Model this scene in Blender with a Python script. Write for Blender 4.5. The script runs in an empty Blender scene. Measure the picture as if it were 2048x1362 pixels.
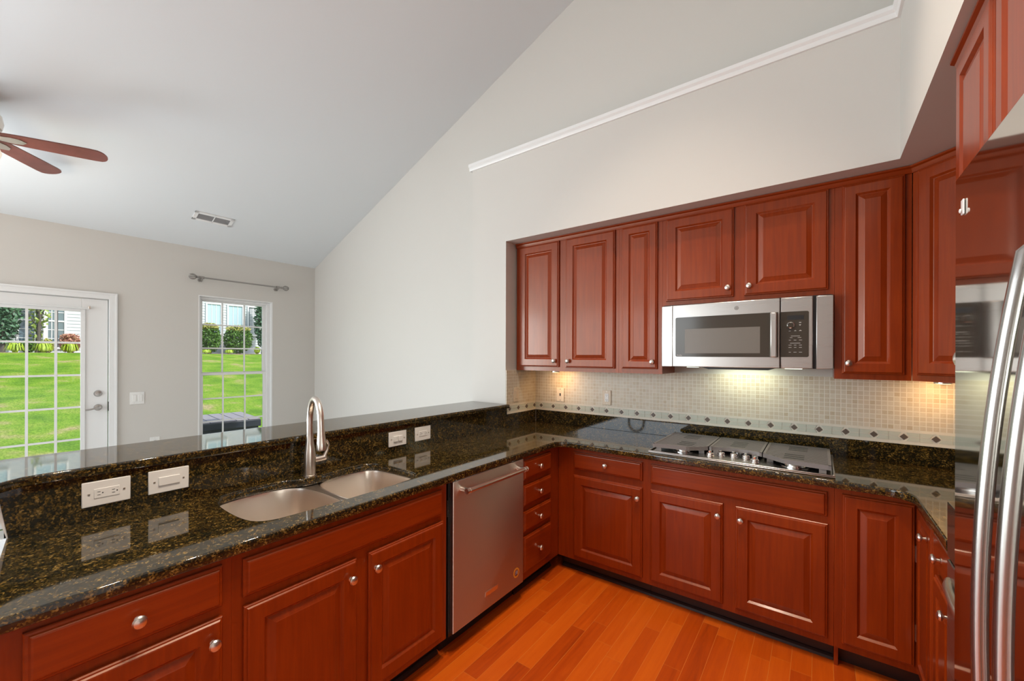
import bpy, math, random
from mathutils import Matrix, Vector
random.seed(7)
PI = math.pi
scn = bpy.context.scene
COL = scn.collection

# ------------------------------------------------------------------ camera, world, sun, exposure
H = 1.5
yaw, roll = math.radians(36.856), math.radians(0.171)
Fw = Vector((-math.sin(yaw), math.cos(yaw), 0)); Rt0 = Vector((math.cos(yaw), math.sin(yaw), 0)); Up0 = Vector((0, 0, 1))
Rt = Rt0 * math.cos(roll) + Up0 * math.sin(roll); Up = Up0 * math.cos(roll) - Rt0 * math.sin(roll)
cam = bpy.data.cameras.new('camera'); camo = bpy.data.objects.new('camera', cam); COL.objects.link(camo)
M = Matrix((Rt, Up, -Fw)).transposed().to_4x4(); M.translation = (0, 0, H)
camo.matrix_world = M
cam.sensor_width = 36; cam.lens = 821.3 / 2048 * 36
cam.shift_y = (712.85 - 681) / 2048
cam.clip_start = 0.02; cam.clip_end = 300
scn.camera = camo
scn.view_settings.view_transform = 'Standard'; scn.view_settings.look = 'None'
scn.view_settings.gamma = 1; scn.view_settings.exposure = 0.07; scn.view_settings.use_curve_mapping = False

world = bpy.data.worlds.new('sky'); scn.world = world; world.use_nodes = True
wn = world.node_tree; wn.nodes.clear()
wo = wn.nodes.new('ShaderNodeOutputWorld'); wb = wn.nodes.new('ShaderNodeBackground'); ws = wn.nodes.new('ShaderNodeTexSky')
ws.sky_type = 'NISHITA'; ws.sun_disc = False; ws.sun_elevation = math.radians(50); ws.sun_rotation = math.radians(60)
ws.air_density = 1.0; ws.dust_density = 2.0
wb.inputs['Strength'].default_value = 0.30
wn.links.new(ws.outputs[0], wb.inputs[0]); wn.links.new(wb.outputs[0], wo.inputs[0])

def light(name, kind, loc, energy, color=(1, 1, 1), size=None, size_y=None, direction=None, parent=None, spot=None):
    l = bpy.data.lights.new(name, kind); l.energy = energy; l.color = color
    if kind == 'AREA':
        l.shape = 'RECTANGLE'; l.size = size; l.size_y = size_y or size
    elif kind == 'SUN':
        l.angle = size or 0.01
    else:
        l.shadow_soft_size = size or 0.03
    if kind == 'SPOT' and spot: l.spot_size = spot; l.spot_blend = 0.6
    o = bpy.data.objects.new(name, l); COL.objects.link(o); o.location = loc
    if direction: o.rotation_euler = Vector(direction).to_track_quat('-Z', 'Y').to_euler()
    if parent:
        o.parent = parent; o.matrix_parent_inverse = Matrix.Translation(-parent.location)
    return o

light('sun', 'SUN', (5, -5, 20), 4.2, (1, 0.96, 0.9), 0.02, direction=(-0.62, -0.22, -0.75))
# daylight as area lamps in unseen window openings: left inferred, rear added for fill
light('daylight_fill', 'AREA', (-5.50, -1.95, 1.55), 210, (0.90, 0.96, 1.0), 2.3, 1.9, direction=(1, 0.0, 0.05))
light('daylight_fill', 'AREA', (-3.6, -3.52, 1.5), 85, (0.90, 0.96, 1.0), 3.1, 2.1, direction=(0.0, 1, 0.03))

# ------------------------------------------------------------------ node helpers and materials
def new_mat(name):
    m = bpy.data.materials.new(name); m.use_nodes = True
    nt = m.node_tree
    return m, nt, nt.nodes['Principled BSDF']
def nd(nt, t, **kw):
    n = nt.nodes.new(t)
    for k, v in kw.items(): setattr(n, k, v)
    return n
def setv(b, **kw):
    al = dict(base='Base Color', rough='Roughness', metal='Metallic', spec='Specular IOR Level', ior='IOR', coat='Coat Weight', coatr='Coat Roughness', trans='Transmission Weight', aniso='Anisotropic')
    for k, v in kw.items():
        b.inputs[al[k]].default_value = (*v, 1) if k == 'base' else v
def plain(name, base, rough=0.5, metal=0, **kw):
    m, nt, b = new_mat(name); setv(b, base=base, rough=rough, metal=metal, **kw); return m
def ramp(nt, stops, fac):
    r = nd(nt, 'ShaderNodeValToRGB'); cr = r.color_ramp
    while len(cr.elements) < len(stops): cr.elements.new(0.5)
    for e, (p, c) in zip(cr.elements, stops): e.position = p; e.color = (*c, 1)
    nt.links.new(fac, r.inputs[0]); return r.outputs[0]
def pos(nt, scale=(1, 1, 1)):
    g = nd(nt, 'ShaderNodeNewGeometry'); mp = nd(nt, 'ShaderNodeMapping'); mp.inputs['Scale'].default_value = scale
    nt.links.new(g.outputs['Position'], mp.inputs[0]); return mp.outputs[0]
def noise(nt, vec, scale, detail=4, rough=0.55, dist=0.0):
    n = nd(nt, 'ShaderNodeTexNoise'); n.inputs['Scale'].default_value = scale; n.inputs['Detail'].default_value = detail
    n.inputs['Roughness'].default_value = rough; n.inputs['Distortion'].default_value = dist
    nt.links.new(vec, n.inputs['Vector']); return n.outputs[0]
def math_(nt, op, a, b=None):
    n = nd(nt, 'ShaderNodeMath', operation=op)
    for i, v in enumerate((a, b)):
        if v is None: continue
        if isinstance(v, (int, float)): n.inputs[i].default_value = v
        else: nt.links.new(v, n.inputs[i])
    return n.outputs[0]
def mixc(nt, fac, a, b, mode='MIX'):
    n = nd(nt, 'ShaderNodeMix', data_type='RGBA', blend_type=mode)
    for i, v in ((0, fac), (6, a), (7, b)):
        if isinstance(v, (int, float)): n.inputs[i].default_value = v
        elif isinstance(v, tuple): n.inputs[i].default_value = (*v, 1)
        else: nt.links.new(v, n.inputs[i])
    return n.outputs[2]
def bump(nt, b, h, strength=0.2, dist=0.002):
    n = nd(nt, 'ShaderNodeBump'); n.inputs['Strength'].default_value = strength; n.inputs['Distance'].default_value = dist
    nt.links.new(h, n.inputs['Height']); nt.links.new(n.outputs[0], b.inputs['Normal'])

def paint(name, col, rough=0.6, b_=0.05):
    m, nt, b = new_mat(name); setv(b, base=col, rough=rough)
    bump(nt, b, noise(nt, pos(nt), 180, 3), b_, 0.001); return m
def cherry(name, sc, cols):
    m, nt, b = new_mat(name)
    v = pos(nt, sc)
    f = noise(nt, v, 1.0, 6, 0.6, 0.6)
    big = noise(nt, pos(nt), 3.0, 2)
    f2 = math_(nt, 'ADD', math_(nt, 'MULTIPLY', f, 0.7), math_(nt, 'MULTIPLY', big, 0.3))
    nt.links.new(ramp(nt, [(0.34, cols[0]), (0.52, cols[1]), (0.68, cols[2])], f2), b.inputs['Base Color'])
    setv(b, rough=0.33, spec=0.5, coat=0.22, coatr=0.14); b.inputs['Specular Tint'].default_value = (1.0, 0.86, 0.68, 1)
    bump(nt, b, f, 0.03, 0.001)
    return m
CC = [(0.185, 0.0190, 0.0008), (0.228, 0.0258, 0.0012), (0.27, 0.034, 0.0018)]
M_V = cherry('cherry_wood_upright_grain', (55, 55, 3.0), CC)
M_H = cherry('cherry_wood_level_grain', (3.0, 3.0, 55), CC)
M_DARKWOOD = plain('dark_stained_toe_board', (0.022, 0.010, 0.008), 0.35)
M_WALL = paint('greige_wall_paint', (0.625, 0.60, 0.56))
M_CEIL = paint('white_ceiling_paint', (0.72, 0.75, 0.77), 0.8)
M_TRIM = plain('white_trim_paint', (0.80, 0.80, 0.79), 0.35)
M_WHITE = plain('white_plastic', (0.80, 0.79, 0.76), 0.3)
M_IVORY = plain('ivory_plastic', (0.66, 0.55, 0.42), 0.35)
M_SLOT = plain('dark_slot', (0.02, 0.02, 0.02), 0.5)
M_BLACK = plain('black_enamel', (0.012, 0.012, 0.013), 0.35)
M_BGLASS = plain('smoked_black_glass', (0.045, 0.036, 0.026), 0.12, spec=0.5)
M_BWIN = plain('microwave_window_screen', (0.16, 0.145, 0.125), 0.25)
M_LEGEND = plain('pale_grey_print', (0.45, 0.44, 0.42), 0.5)
M_NICKEL = plain('brushed_nickel', (0.72, 0.66, 0.60), 0.28, 1.0)
M_ROD2 = plain('satin_handle_steel', (0.47, 0.45, 0.43), 0.24, 1.0)
M_CHROME = plain('polished_chrome', (0.82, 0.80, 0.78), 0.08, 1.0)
M_GRATE = plain('grey_cast_grate', (0.20, 0.185, 0.18), 0.45, 0.35)
M_GLASSBLUE = plain('pale_blue_glass_tile', (0.57, 0.585, 0.50), 0.15)
M_DIAM = plain('brown_metal_diamond', (0.13, 0.10, 0.08), 0.3)
M_GROUT = plain('cream_grout', (0.72, 0.67, 0.57), 0.6)

def steel(name, col, rough, sc, aniso=0):
    m, nt, b = new_mat(name); setv(b, base=col, metal=1.0, rough=rough)
    f = noise(nt, pos(nt, sc), 1.0, 3)
    r = nd(nt, 'ShaderNodeMapRange'); r.inputs['To Min'].default_value = rough * 0.92; r.inputs['To Max'].default_value = rough * 1.1
    nt.links.new(f, r.inputs['Value']); nt.links.new(r.outputs[0], b.inputs['Roughness'])
    if aniso:
        t = nd(nt, 'ShaderNodeTangent', direction_type='RADIAL', axis='Z'); nt.links.new(t.outputs[0], b.inputs['Tangent'])
        setv(b, aniso=aniso); b.inputs['Anisotropic Rotation'].default_value = 0.25
    return m
M_STEEL = steel('brushed_stainless', (0.78, 0.75, 0.70), 0.46, (2, 2, 60), 0.97)
M_STEELH = steel('brushed_stainless_level', (0.55, 0.525, 0.50), 0.28, (2, 2, 300))
M_FRIDGE = plain('fridge_stainless', (0.60, 0.57, 0.52), 0.06, 1.0)
M_SINK = steel('satin_sink_steel', (0.86, 0.77, 0.68), 0.30, (4, 4, 4))

def granite(name):
    m, nt, b = new_mat(name)
    p = pos(nt)
    v = nd(nt, 'ShaderNodeTexVoronoi'); v.inputs['Scale'].default_value = 230; v.inputs['Randomness'].default_value = 1
    nt.links.new(p, v.inputs['Vector'])
    sp = nd(nt, 'ShaderNodeSeparateColor'); nt.links.new(v.outputs['Color'], sp.inputs[0])
    cl = noise(nt, p, 28, 4, 0.65)
    v2 = nd(nt, 'ShaderNodeTexVoronoi'); v2.inputs['Scale'].default_value = 95; nt.links.new(p, v2.inputs['Vector'])
    sp2 = nd(nt, 'ShaderNodeSeparateColor'); nt.links.new(v2.outputs['Color'], sp2.inputs[0])
    val = math_(nt, 'ADD', math_(nt, 'ADD', math_(nt, 'MULTIPLY', sp.outputs[0], 0.40), math_(nt, 'MULTIPLY', sp2.outputs[0], 0.24)), math_(nt, 'MULTIPLY', cl, 0.50))
    c = ramp(nt, [(0.0, (0.006, 0.007, 0.005)), (0.46, (0.009, 0.009, 0.005)), (0.56, (0.020, 0.015, 0.006)), (0.66, (0.050, 0.032, 0.008)), (0.76, (0.105, 0.060, 0.012)), (0.86, (0.25, 0.155, 0.040)), (0.97, (0.10, 0.11, 0.09))], val)
    nt.links.new(c, b.inputs['Base Color']); setv(b, rough=0.045, ior=1.62, spec=0.5)
    return m
M_GRAN = granite('dark_speckled_granite')

def mosaic():
    m, nt, b = new_mat('tumbled_stone_mosaic')
    g = nd(nt, 'ShaderNodeNewGeometry'); s = nd(nt, 'ShaderNodeSeparateXYZ'); nt.links.new(g.outputs['Position'], s.inputs[0])
    P = 0.0259
    u = math_(nt, 'DIVIDE', math_(nt, 'ADD', math_(nt, 'ADD', s.outputs[0], s.outputs[1]), 20.0), P)
    w = math_(nt, 'DIVIDE', math_(nt, 'SUBTRACT', s.outputs[2], 1.099), P)
    cx = nd(nt, 'ShaderNodeCombineXYZ'); nt.links.new(math_(nt, 'FLOOR', u), cx.inputs[0]); nt.links.new(math_(nt, 'FLOOR', w), cx.inputs[1])
    wn_ = nd(nt, 'ShaderNodeTexWhiteNoise', noise_dimensions='2D'); nt.links.new(cx.outputs[0], wn_.inputs['Vector'])
    ncol = noise(nt, pos(nt), 120, 4)
    val = math_(nt, 'ADD', math_(nt, 'MULTIPLY', wn_.outputs['Value'], 0.85), math_(nt, 'MULTIPLY', ncol, 0.2))
    c = ramp(nt, [(0.0, (0.60, 0.51, 0.38)), (0.45, (0.56, 0.485, 0.375)), (0.75, (0.63, 0.57, 0.46)), (0.90, (0.545, 0.46, 0.335)), (1.0, (0.49, 0.395, 0.275))], val)
    def edge(x):
        f = math_(nt, 'FRACT', x)
        d = math_(nt, 'MINIMUM', f, math_(nt, 'SUBTRACT', 1.0, f)); return d
    e = math_(nt, 'MINIMUM', edge(u), edge(w))
    mk = nd(nt, 'ShaderNodeMapRange'); mk.inputs['From Min'].default_value = 0.045; mk.inputs['From Max'].default_value = 0.085
    nt.links.new(e, mk.inputs['Value'])
    nt.links.new(mixc(nt, mk.outputs[0], (0.74, 0.70, 0.61), c), b.inputs['Base Color'])
    setv(b, rough=0.42); bump(nt, b, mk.outputs[0], 0.35, 0.0015)
    return m
M_MOSAIC = mosaic()

def oak():
    m, nt, b = new_mat('orange_oak_planks')
    g = nd(nt, 'ShaderNodeNewGeometry'); s = nd(nt, 'ShaderNodeSeparateXYZ'); nt.links.new(g.outputs['Position'], s.inputs[0])
    W = 0.083
    u = math_(nt, 'DIVIDE', math_(nt, 'ADD', s.outputs[0], 20.03), W); iu = math_(nt, 'FLOOR', u)
    wn0 = nd(nt, 'ShaderNodeTexWhiteNoise', noise_dimensions='1D'); nt.links.new(iu, wn0.inputs['W'])
    v = math_(nt, 'DIVIDE', math_(nt, 'ADD', math_(nt, 'ADD', s.outputs[1], 20), math_(nt, 'MULTIPLY', wn0.outputs['Value'], 3.0)), 0.62); iv = math_(nt, 'FLOOR', v)
    cb = nd(nt, 'ShaderNodeCombineXYZ'); nt.links.new(iu, cb.inputs[0]); nt.links.new(iv, cb.inputs[1])
    wn1 = nd(nt, 'ShaderNodeTexWhiteNoise', noise_dimensions='2D'); nt.links.new(cb.outputs[0], wn1.inputs['Vector'])
    off = nd(nt, 'ShaderNodeVectorMath', operation='MULTIPLY_ADD')
    nt.links.new(wn1.outputs['Color'], off.inputs[0]); off.inputs[1].default_value = (7, 7, 7); nt.links.new(g.outputs['Position'], off.inputs[2])
    mp = nd(nt, 'ShaderNodeMapping'); mp.inputs['Scale'].default_value = (24, 1.6, 1); nt.links.new(off.outputs[0], mp.inputs[0])
    gr = noise(nt, mp.outputs[0], 1.0, 5, 0.6, 1.4)
    mp2 = nd(nt, 'ShaderNodeMapping'); mp2.inputs['Scale'].default_value = (260, 10, 1); nt.links.new(off.outputs[0], mp2.inputs[0])
    fi = noise(nt, mp2.outputs[0], 1.0, 3)
    val = math_(nt, 'ADD', math_(nt, 'ADD', math_(nt, 'MULTIPLY', gr, 0.45), math_(nt, 'MULTIPLY', fi, 0.12)), math_(nt, 'MULTIPLY', wn1.outputs['Value'], 0.42))
    c = ramp(nt, [(0.20, (0.66, 0.125, 0.006)), (0.48, (0.56, 0.085, 0.003)), (0.68, (0.44, 0.056, 0.002)), (0.90, (0.22, 0.024, 0.002))], val)
    def edge(x):
        f = math_(nt, 'FRACT', x); return math_(nt, 'MINIMUM', f, math_(nt, 'SUBTRACT', 1.0, f))
    e = math_(nt, 'MINIMUM', math_(nt, 'MULTIPLY', edge(u), W), math_(nt, 'MULTIPLY', edge(v), 0.62))
    mk = nd(nt, 'ShaderNodeMapRange'); mk.inputs['From Min'].default_value = 0.0003; mk.inputs['From Max'].default_value = 0.0012
    nt.links.new(e, mk.inputs['Value'])
    nt.links.new(mixc(nt, mk.outputs[0], (0.62, 0.20, 0.03), c), b.inputs['Base Color'])
    setv(b, rough=0.32, coat=0.15, coatr=0.15); bump(nt, b, mk.outputs[0], 0.15, 0.0006)
    return m
M_OAK = oak()

def glass():
    m, nt, b = new_mat('clear_window_glass')
    nt.nodes.remove(b)
    out = [n for n in nt.nodes if n.type == 'OUTPUT_MATERIAL'][0]
    t = nd(nt, 'ShaderNodeBsdfTransparent'); t.inputs[0].default_value = (0.96, 0.98, 0.97, 1)
    gl = nd(nt, 'ShaderNodeBsdfGlossy'); gl.inputs['Roughness'].default_value = 0.02
    fr = nd(nt, 'ShaderNodeFresnel'); fr.inputs[0].default_value = 1.3
    mx = nd(nt, 'ShaderNodeMixShader'); nt.links.new(fr.outputs[0], mx.inputs[0]); nt.links.new(t.outputs[0], mx.inputs[1]); nt.links.new(gl.outputs[0], mx.inputs[2])
    nt.links.new(mx.outputs[0], out.inputs[0]); return m
M_GLASS = glass()
def emis(name, col, st):
    m, nt, b = new_mat(name); setv(b, base=(0.8, 0.8, 0.8)); b.inputs['Emission Color'].default_value = (*col, 1); b.inputs['Emission Strength'].default_value = st; return m

def leaf(name, cols, scale=9):
    m, nt, b = new_mat(name)
    nt.links.new(ramp(nt, cols, noise(nt, pos(nt), scale, 3)), b.inputs['Base Color']); setv(b, rough=0.55); return m
M_LAWN = leaf('lawn_grass', [(0.30, (0.09, 0.19, 0.016)), (0.50, (0.155, 0.27, 0.022)), (0.60, (0.21, 0.285, 0.04)), (0.72, (0.33, 0.27, 0.13))], 1.3)
def lawn_detail():
    nt = M_LAWN.node_tree; b = nt.nodes['Principled BSDF']
    src = b.inputs['Base Color'].links[0].from_socket
    f = noise(nt, pos(nt, (5, 12, 9)), 2.6, 8, 0.85)
    c2 = ramp(nt, [(0.36, (0.35, 0.52, 0.3)), (0.50, (0.95, 0.98, 0.9)), (0.64, (1.55, 1.4, 1.9))], f)
    nt.links.new(mixc(nt, 1.0, src, c2, 'MULTIPLY'), b.inputs['Base Color']); setv(b, rough=0.9, spec=0.1)
    bump(nt, b, f, 0.5, 0.03)
lawn_detail()
M_LEAF = leaf('shrub_leaves', [(0.3, (0.035, 0.10, 0.015)), (0.6, (0.09, 0.20, 0.02)), (0.8, (0.22, 0.34, 0.03))], 14)
M_TIP = leaf('pale_shrub_tips', [(0.3, (0.30, 0.38, 0.05)), (0.7, (0.55, 0.42, 0.16))], 14)
M_PINK = leaf('barberry_leaves', [(0.3, (0.28, 0.16, 0.08)), (0.5, (0.50, 0.22, 0.18)), (0.75, (0.40, 0.38, 0.12))], 14)
M_HOSTA = leaf('daylily_leaves', [(0.3, (0.22, 0.36, 0.02)), (0.6, (0.40, 0.52, 0.03)), (0.8, (0.62, 0.60, 0.10))], 8)
M_DARKLEAF = leaf('dark_tree_leaves', [(0.3, (0.03, 0.09, 0.045)), (0.6, (0.08, 0.18, 0.09)), (0.8, (0.16, 0.28, 0.14))], 8)
M_YELLEAF = leaf('light_tree_leaves', [(0.3, (0.10, 0.20, 0.03)), (0.7, (0.34, 0.40, 0.08))], 8)
M_BARK = plain('grey_bark', (0.10, 0.085, 0.07), 0.9)
M_MULCH = leaf('brown_mulch', [(0.3, (0.10, 0.07, 0.05)), (0.7, (0.30, 0.20, 0.15))], 20)
M_SIDING = plain('pale_grey_siding', (0.52, 0.56, 0.57), 0.6)
M_EXTTRIM = plain('white_exterior_trim', (0.85, 0.85, 0.84), 0.5)
M_HGLASS = plain('house_window_glass', (0.10, 0.15, 0.18), 0.05, spec=0.8)
M_BLIND = plain('pale_window_blind', (0.40, 0.55, 0.60), 0.5)
M_ROOF = plain('grey_shingles', (0.16, 0.155, 0.15), 0.9)
M_PATIO = paint('concrete_patio', (0.55, 0.54, 0.51), 0.8, 0.3)
M_DECKBOX = plain('navy_black_resin', (0.014, 0.018, 0.030), 0.4)
M_DECKLID = plain('weathered_grey_lid', (0.24, 0.215, 0.23), 0.6)
M_FANWOOD = cherry('rosewood_fan_blade', (8, 8, 8), [(0.13, 0.035, 0.03), (0.17, 0.05, 0.042), (0.20, 0.06, 0.05)])
M_FROST = emis('frosted_lamp_glass', (1.0, 0.82, 0.6), 0.5)
M_WARM = emis('warm_lamp_lens', (1.0, 0.72, 0.36), 4)
M_COOL = emis('cool_lamp_lens', (0.85, 1.0, 0.75), 2.0)

# ------------------------------------------------------------------ geometry helpers
class MB:
    def __init__(s): s.v = []; s.f = []; s.m = []; s.k = 0
    def mat(s, k): s.k = k; return s
    def add(s, vs, fs):
        n = len(s.v); s.v += [tuple(v) for v in vs]
        for f in fs: s.f.append([n + i for i in f]); s.m.append(s.k)
        return s
    def box(s, x0, x1, y0, y1, z0, z1):
        x0, x1 = sorted((x0, x1)); y0, y1 = sorted((y0, y1)); z0, z1 = sorted((z0, z1))
        return s.add([(x0, y0, z0), (x1, y0, z0), (x1, y1, z0), (x0, y1, z0), (x0, y0, z1), (x1, y0, z1), (x1, y1, z1), (x0, y1, z1)],
                     [(3, 2, 1, 0), (4, 5, 6, 7), (0, 1, 5, 4), (1, 2, 6, 5), (2, 3, 7, 6), (3, 0, 4, 7)])
    def prism(s, poly, z0, z1, axis='z'):   # polygon extruded along an axis; axis y: poly=(x,z); axis x: poly=(y,z)
        n = len(poly)
        if axis == 'z': a = [(x, y, z0) for x, y in poly] + [(x, y, z1) for x, y in poly]
        elif axis == 'y': a = [(x, z0, z) for x, z in poly] + [(x, z1, z) for x, z in poly]
        else: a = [(z0, y, z) for y, z in poly] + [(z1, y, z) for y, z in poly]
        return s.add(a, [tuple(range(n - 1, -1, -1)), tuple(range(n, 2 * n))] + [(i, (i + 1) % n, n + (i + 1) % n, n + i) for i in range(n)])
    def rings(s, rr, close=True):           # list of equal rings of points
        n = len(rr[0]); vs = [p for r in rr for p in r]; fs = []
        for k in range(len(rr) - 1):
            for i in range(n):
                j = (i + 1) % n; fs.append((k * n + i, k * n + j, (k + 1) * n + j, (k + 1) * n + i))
        if close: fs += [tuple(range(n - 1, -1, -1)), tuple((len(rr) - 1) * n + i for i in range(n))]
        return s.add(vs, fs)
    def tube(s, path, r, n=12):
        path = [Vector(p) for p in path]; rs = r if isinstance(r, (list, tuple)) else [r] * len(path); rr = []
        up = None
        for i, p in enumerate(path):
            t = (path[min(i + 1, len(path) - 1)] - path[max(i - 1, 0)]).normalized()
            if up is None: up = Vector((0, 0, 1)) if abs(t.z) < 0.9 else Vector((1, 0, 0))
            a = t.cross(up).normalized(); b = a.cross(t).normalized(); up = b
            rr.append([p + (a * math.cos(2 * PI * k / n) + b * math.sin(2 * PI * k / n)) * rs[i] for k in range(n)])
        return s.rings(rr)
    def lathe(s, prof, c=(0, 0, 0), axis='z', n=24):   # prof: (radius, height)
        rr = []
        for r, h in prof:
            ring = []
            for k in range(n):
                a = 2 * PI * k / n; p, q = r * math.cos(a), r * math.sin(a)
                ring.append((c[0] + p, c[1] + q, c[2] + h) if axis == 'z' else (c[0] + p, c[1] - h, c[2] + q) if axis == '-y' else (c[0] + h, c[1] + p, c[2] + q))
            rr.append(ring)
        return s.rings(rr)
    def build(s, name, mats, parent=None, bevel=0, smooth=30, world=True, loc=None):
        me = bpy.data.meshes.new(name)
        vs = s.v
        if parent is not None and world:
            inv = rootmat(parent).inverted(); vs = [inv @ Vector(v) for v in vs]
        me.from_pydata(vs, [], s.f)
        for m in (mats if isinstance(mats, list) else [mats]): me.materials.append(m)
        me.polygons.foreach_set('material_index', s.m)
        me.update()
        import bmesh
        bm = bmesh.new(); bm.from_mesh(me); bmesh.ops.recalc_face_normals(bm, faces=bm.faces); bm.to_mesh(me); bm.free()
        if smooth:
            me.shade_smooth(); me.set_sharp_from_angle(angle=math.radians(smooth))
        o = bpy.data.objects.new(name, me); COL.objects.link(o)
        if parent is not None: o.parent = parent
        if loc is not None: o.location = loc
        if bevel:
            bv = o.modifiers.new('bevel', 'BEVEL'); bv.width = bevel; bv.segments = 2; bv.limit_method = 'ANGLE'; bv.angle_limit = math.radians(40)
        return o
def rootmat(o):
    m = Matrix.LocRotScale(o.location, o.rotation_euler, o.scale)
    return rootmat(o.parent) @ m if o.parent else m
def tag(o, label, cat, group=None, kind=None):
    o['label'] = label; o['category'] = cat
    if group: o['group'] = group
    if kind: o['kind'] = kind
    return o
def thing(name, label, cat, loc=(0, 0, 0), rz=0, group=None, kind=None):
    o = bpy.data.objects.new(name, None); COL.objects.link(o); o.location = loc; o.rotation_euler = (0, 0, rz); o.empty_display_size = 0.1
    return tag(o, label, cat, group, kind)
def struct(o, label, cat): return tag(o, label, cat, None, 'structure')
def text_mesh(name, body, size, mat_, parent, mw, ext=0.0003):
    c = bpy.data.curves.new(name, 'FONT'); c.body = body; c.size = size; c.extrude = ext; c.align_x = 'CENTER'; c.align_y = 'CENTER'
    t = bpy.data.objects.new(name, c); COL.objects.link(t)
    me = bpy.data.meshes.new_from_object(t.evaluated_get(bpy.context.evaluated_depsgraph_get()))
    bpy.data.objects.remove(t)
    me.transform(rootmat(parent).inverted() @ mw); me.materials.clear(); me.materials.append(mat_)
    o = bpy.data.objects.new(name, me); COL.objects.link(o); o.parent = parent; return o
def curve_slab(name, splines, z0, z1, mat_, bevel=0.006):    # 2D outline(s) (later ones cut holes) extruded, edges eased
    c = bpy.data.curves.new(name, 'CURVE'); c.dimensions = '2D'; c.fill_mode = 'BOTH'
    for pts in splines:
        sp = c.splines.new('POLY'); sp.points.add(len(pts) - 1); sp.use_cyclic_u = True
        for p, q in zip(sp.points, pts): p.co = (q[0], q[1], 0, 1)
    c.extrude = (z1 - z0) / 2 - bevel; c.bevel_depth = bevel; c.bevel_resolution = 2; c.offset = -bevel
    t = bpy.data.objects.new(name, c); COL.objects.link(t)
    me = bpy.data.meshes.new_from_object(t.evaluated_get(bpy.context.evaluated_depsgraph_get()))
    bpy.data.objects.remove(t); me.transform(Matrix.Translation((0, 0, (z0 + z1) / 2)))
    me.materials.clear(); me.materials.append(mat_); me.shade_smooth(); me.set_sharp_from_angle(angle=math.radians(40))
    o = bpy.data.objects.new(name, me); COL.objects.link(o); return o
def arc(cx, cy, r, a0, a1, n=8): return [(cx + r * math.cos(math.radians(a0 + (a1 - a0) * i / n)), cy + r * math.sin(math.radians(a0 + (a1 - a0) * i / n))) for i in range(n + 1)]

# ------------------------------------------------------------------ room shell
XW = -5.574; YL = 2.9; YF = 2.694; YB = 3.14; XR = 0.966; YR = -3.6
ZS = 2.455; SL = 0.40624
def zc(x): return 2.705 + SL * (x - XW)
def wall_x(x0, x1, ya, yb, za, zb, holes):   # slab facing x, with rectangular holes (y0,y1,z0,z1) in a row along y
    m = MB(); y = ya
    for (a, b, c, d) in sorted(holes):
        if a > y: m.box(x0, x1, y, a, za, zb)
        if c > za: m.box(x0, x1, a, b, za, c)
        m.box(x0, x1, a, b, d, zb); y = b
    m.box(x0, x1, y, yb, za, zb); return m
struct(MB().box(-2.3, XR, YR, YB, -0.06, 0).build('floor', M_OAK), 'orange oak strip floor of the kitchen', 'floor')
struct(MB().box(XW, -2.3, YR, YL, -0.06, 0.004).build('floor_living', paint('assumed_pale_carpet', (0.55, 0.53, 0.49), 0.95, 0.6)), 'unseen living room floor beyond the bar, pale carpet added for neutral bounce light', 'floor')  # unseen floor made pale so orange bounce does not tint the ceiling
wf = wall_x(XW - 0.14, XW, YR, YL + 0.14, -0.06, 2.705, [(-3.15, -0.75, 0.55, 2.55), (-0.045, 0.868, -0.06, 2.045), (1.573, 2.353, 0.55, 2.18)])
struct(wf.build('wall_far', M_WALL), 'far greige wall with the glazed door and window', 'wall')
m = MB().prism([(XW, -0.06), (XR + 0.3, -0.06), (XR + 0.3, zc(XR + 0.3)), (XW, 2.705)], YL, YL + 0.14, 'y')
# the long wall stands behind the dropped kitchen box, so only its living room part and upper part exist
m = MB().prism([(XW, -0.06), (-2.46, -0.06), (-2.46, 3.10), (XR + 0.2, 3.10), (XR + 0.2, zc(XR + 0.2)), (XW, 2.705)], YL, YL + 0.14, 'y')
struct(m.build('wall_living', M_WALL), 'long greige wall rising under the sloped ceiling', 'wall')
m = MB()
m.box(-2.46, -2.085, YF, YB + 0.14, -0.06, ZS)                 # short end wall beside the upper cabinets
m.box(-2.46, 0.306, YF, YL, ZS, 3.14)                          # dropped front above the cabinets
m.box(0.306, XR + 0.14, -1.2, YB + 0.14, ZS, 3.14)
m.box(-2.085, 0.306, YL, YB + 0.14, ZS, 3.14)
struct(m.build('wall_soffit', M_WALL), 'dropped greige wall box above the upper cabinets', 'wall')
struct(MB().box(-2.085, XR + 0.14, YB, YB + 0.14, -0.06, ZS).build('wall_back', M_WALL), 'wall behind the tiled backsplash', 'wall')
struct(MB().box(XR, XR + 0.14, YR, YB, -0.06, ZS).build('wall_right', M_WALL), 'right hand kitchen wall behind the refrigerator', 'wall')
struct(MB().box(XR, XR + 0.14, YR, -1.2, ZS, 5.6).box(0.52, 0.66, -1.2, YL, 3.14, 5.5).box(0.52, 1.1, -1.34, -1.2, ZS, 5.6).build('wall_upper', M_WALL), 'upper right wall above the plant ledge', 'wall')
hol = [(-5.2, -2.0, 0.4, 2.6)]  # unseen rear window opening, added to hold a fill lamp
m = MB(); x = XW
for (a, b, c, d) in hol:
    m.box(x, a, YR - 0.14, YR, -0.06, 2.705 + 2.8); m.box(a, b, YR - 0.14, YR, -0.06, c); m.box(a, b, YR - 0.14, YR, d, 5.505); x = b
m.box(x, XR, YR - 0.14, YR, -0.06, 5.505)
struct(m.build('wall_rear', M_WALL), 'rear wall behind the viewer, with a window added for fill light', 'wall')
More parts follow.
